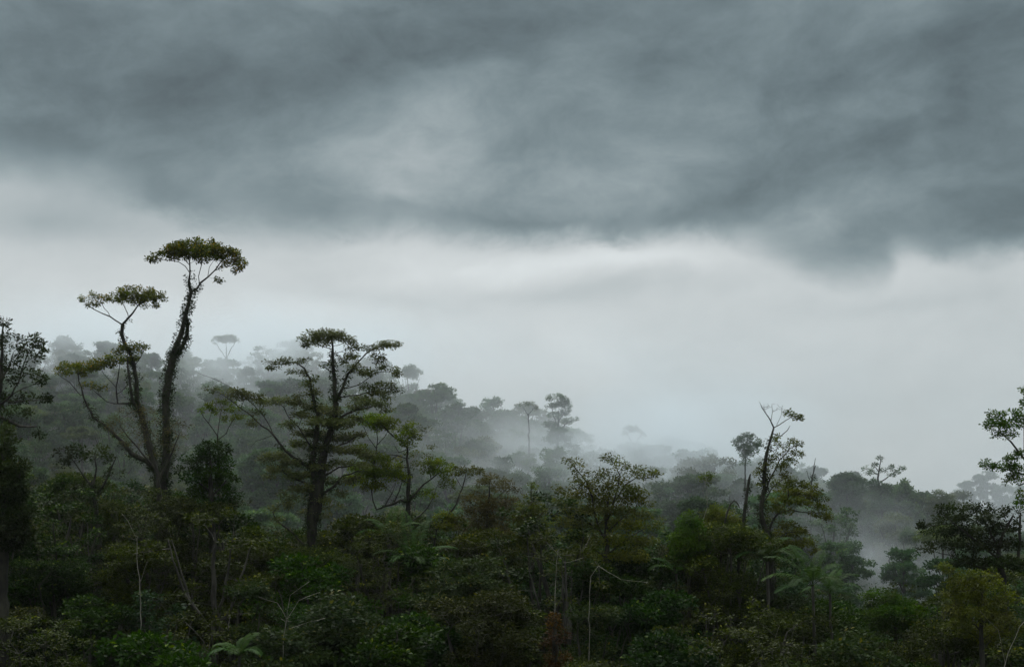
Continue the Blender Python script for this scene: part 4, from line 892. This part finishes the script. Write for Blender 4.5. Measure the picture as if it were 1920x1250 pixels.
for k in range(16):
    px = 1755 + 14 * k; yd = 880 + rg.uniform(-40, 30); xx = (px - 960) / F * yd
    place_far(int(rg.choice([0, 4, 2, 7])), px, yd, s=rg.uniform(.8, 1.25), label=None)
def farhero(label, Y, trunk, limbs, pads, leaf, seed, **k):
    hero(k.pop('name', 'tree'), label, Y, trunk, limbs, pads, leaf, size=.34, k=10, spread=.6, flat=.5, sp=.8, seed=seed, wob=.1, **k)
farhero('faint umbrella tree standing above the misty left skyline', 485, [(424, 745, .4), (422, 700, .34), (424, 672, .3)], [[(424, 672, .2), (412, 655, .15), (404, 642, .1)], [(424, 675, .2), (432, 655, .15), (442, 640, .1)], [(424, 672, .2), (424, 650, .15)]],
        [(412, 634, 14, 3), (428, 632, 16, 3), (442, 638, 9, 3), (402, 640, 6, 3), (424, 638, 18, 3)], 'misty_olive_leaves', 81, name='umbrella_tree')
farhero('lone misty umbrella tree right of the spur', 400, [(1186, 900, .4), (1188, 870, .34), (1190, 838, .28)], [[(1190, 838, .2), (1182, 825, .15), (1176, 812, .1)], [(1190, 838, .2), (1197, 822, .15), (1204, 812, .1)]],
        [(1178, 804, 10, 4), (1192, 806, 11, 4), (1185, 801, 10, 3), (1205, 814, 7, 4), (1171, 812, 5, 3)], 'misty_olive_leaves', 82, name='umbrella_tree')
farhero('tall branching tree at the end of the misty spur', 385, [(1046, 870, .5), (1046, 830, .42), (1047, 800, .32), (1047, 770, .2)], [[(1046, 810, .2), (1060, 795, .15), (1074, 788, .1)], [(1046, 800, .2), (1036, 775, .15), (1034, 755, .1)], [(1047, 790, .2), (1060, 770, .1)]],
        [(1030, 746, 9, 5), (1046, 744, 12, 5), (1060, 750, 10, 5), (1052, 757, 16, 6), (1036, 760, 12, 5), (1068, 765, 8, 6), (1058, 773, 12, 6), (1040, 778, 12, 6), (1076, 786, 8, 4), (1062, 790, 12, 5), (1032, 795, 14, 7), (1045, 808, 18, 8), (1058, 822, 14, 7), (1036, 822, 16, 8)], 'misty_green_leaves', 83)
farhero('little flat-capped umbrella left of the tall tree on the spur', 392, [(992, 840, .3), (992, 800, .25), (990, 775, .15)], [[(990, 778, .12), (982, 765, .08)], [(990, 778, .12), (1000, 765, .08)]], [(982, 757, 9, 3), (995, 757, 9, 3), (1005, 763, 6, 4)], 'misty_olive_leaves', 84, name='umbrella_tree')
farhero('dark round crown on a thin trunk in the mist left of the half-bare tree', 300, [(1402, 960, .35), (1397, 920, .28), (1397, 880, .2), (1400, 840, .12)], [],
        [(1400, 820, 14, 8), (1388, 828, 12, 9), (1415, 828, 11, 8), (1400, 838, 18, 9), (1395, 852, 13, 8), (1412, 845, 10, 6), (1396, 866, 9, 6), (1424, 834, 5, 4)], 'misty_green_leaves', 85, name='round_tree')
farhero('cluster of little flat caps on a dark tree in the misty gap at right', 315, [(1655, 960, .4), (1650, 920, .34), (1646, 895, .28), (1650, 872, .15), (1651, 860, .08)], [[(1646, 890, .15), (1632, 880, .1)], [(1648, 885, .12), (1640, 873, .08)], [(1650, 905, .18), (1668, 892, .12), (1680, 882, .1), (1690, 878, .05)]],
        [(1651, 859, 7, 2.5), (1644, 871, 8, 3), (1626, 879, 9, 4), (1637, 886, 10, 4), (1655, 882, 8, 3), (1676, 876, 9, 3), (1692, 878, 11, 2.5), (1684, 884, 8, 2.5), (1672, 890, 7, 3), (1640, 905, 16, 8), (1655, 915, 18, 9), (1665, 925, 15, 9), (1640, 925, 16, 9), (1655, 945, 22, 10)], 'misty_green_leaves', 86, name='flat_capped_tree')
farhero('two-pronged dead snag in the mist right of the half-bare tree', 290, [(1520, 930, .2), (1522, 900, .18), (1526, 880, .14), (1529, 858, .05)], [[(1523, 890, .1), (1530, 872, .08)], [(1520, 905, .1), (1512, 882, .06)]], [(1525, 895, 5, 5)], 'dark_leaves', 87, name='dead_snag')
farhero('green dome left of the flat-capped cluster in the misty gap', 318, [(1590, 980, .4), (1588, 930, .25)], [], [(1585, 895, 22, 8), (1605, 903, 18, 9), (1570, 908, 20, 9), (1595, 915, 28, 12), (1612, 925, 16, 10), (1575, 930, 26, 12), (1600, 945, 26, 12)], 'misty_green_leaves', 88, name='domed_tree', top=.4)
farhero('hazy spreading tree in front of the blue ridge at right', 330, [(1762, 1000, .35), (1762, 950, .22)], [], [(1758, 925, 16, 5), (1775, 932, 14, 5), (1745, 937, 14, 5), (1765, 943, 24, 7), (1785, 945, 10, 6), (1750, 955, 20, 8), (1775, 960, 20, 8)], 'misty_olive_leaves', 89, top=.4)
print('far trees', N_FAR)
settle()
carpet('forest_understory', 'low green understory between the trees of the misty far slope', [(250, 520, .42, 9000, 9, 1.7, 7.0)], 'misty_green_leaves', .75, 72)
# ================================================================== mist banks: drifting fog of uneven density in the valley and over the far hill
def mist(name, label, x0, x1, y0, y1, z0, z1, build, aniso=.6, step=None):
    me = box_mesh(name, x0, x1, y0, y1, z0, z1)
    for v in me.vertices:                      # the bank climbs with the hill: low in the valley, high over the ridge
        if v.co.z > 0 and v.co.y < y0 + 1: v.co.z = 22
    o = bpy.data.objects.new(name, me); C.objects.link(o)
    o['kind'] = 'stuff'; o['label'] = label
    m = bpy.data.materials.new(name); m.use_nodes = True; t = m.node_tree; t.nodes.clear()
    out = t.nodes.new('ShaderNodeOutputMaterial'); v = t.nodes.new('ShaderNodeVolumePrincipled')
    v.inputs['Color'].default_value = (0.90, 0.962, 1.0, 1); v.inputs['Anisotropy'].default_value = aniso
    tc_ = t.nodes.new('ShaderNodeTexCoord')
    d = build(t, tc_.outputs['Object'], *sep(t, tc_.outputs['Object']))
    t.links.new(d.s, v.inputs['Density']); t.links.new(v.outputs[0], out.inputs['Volume'])
    if step: m.cycles.volume_step_rate = step
    o.data.materials.append(m)
def gz(t, x, y, z, c, s, amp):
    q = None
    for a, ci, si in zip((x, y, z), c, s):
        k = (a - ci) * (1.0 / si); k = k * k; q = k if q is None else q + k
    return (q * -1.0).exp() * amp
def PX(px, py, Y): p = P(px, py, Y); return (float(p[0]), float(p[1]), float(p[2]))
def mist_density(t, vec, x, y, z):
    n = noise(t, comb(t, x * 1.0, y * 1.0, z * 1.5), 0.020, 3, 0.55, 0.8)
    n = n.smooth(0.41, 0.60)
    top = (y - 225.0) * (96 / 415) + 22.0
    fade = y.smooth(225, 330) * (top - z).smooth(0.0, 45.0)
    b = gz(t, x, y, z, PX(200, 635, 500), (85, 110, 22), 0.034)
    b = b + gz(t, x, y, z, PX(590, 640, 470), (32, 90, 22), 0.022)
    b = b + gz(t, x, y, z, PX(1180, 850, 400), (40, 70, 12), 0.032)
    b = b + gz(t, x, y, z, PX(1190, 700, 440), (22, 60, 22), 0.006)
    b = b + gz(t, x, y, z, PX(1350, 840, 350), (22, 60, 17), 0.026)
    b = b + gz(t, x, y, z, PX(1540, 990, 300), (13, 50, 10), 0.042)
    b = b + gz(t, x, y, z, PX(1680, 1080, 300), (24, 50, 8), 0.034)
    base = z.smooth(40, -40) * 0.0005 + 0.0012 + x.smooth(-100, -20) * 0.0010
    n2 = noise(t, comb(t, x * 1.0 + z * 0.6, y * 0.6, z * 0.9), 0.055, 3, 0.55, 0.5).smooth(0.40, 0.62)
    return (base * (n * 0.9 + 0.4) + b * (n * 1.1 + 0.1) * (n2 * 1.5 + 0.35)) * fade
mist('mist', 'drifting white fog banks over the far slope and in the valley', -330, 330, 225, 640, -60, 118, mist_density, step=0.5)
#TRI print('unique tris', sum(len(m.loop_triangles) if m.loop_triangles else sum(len(p.vertices) - 2 for p in m.polygons) for m in bpy.data.meshes))
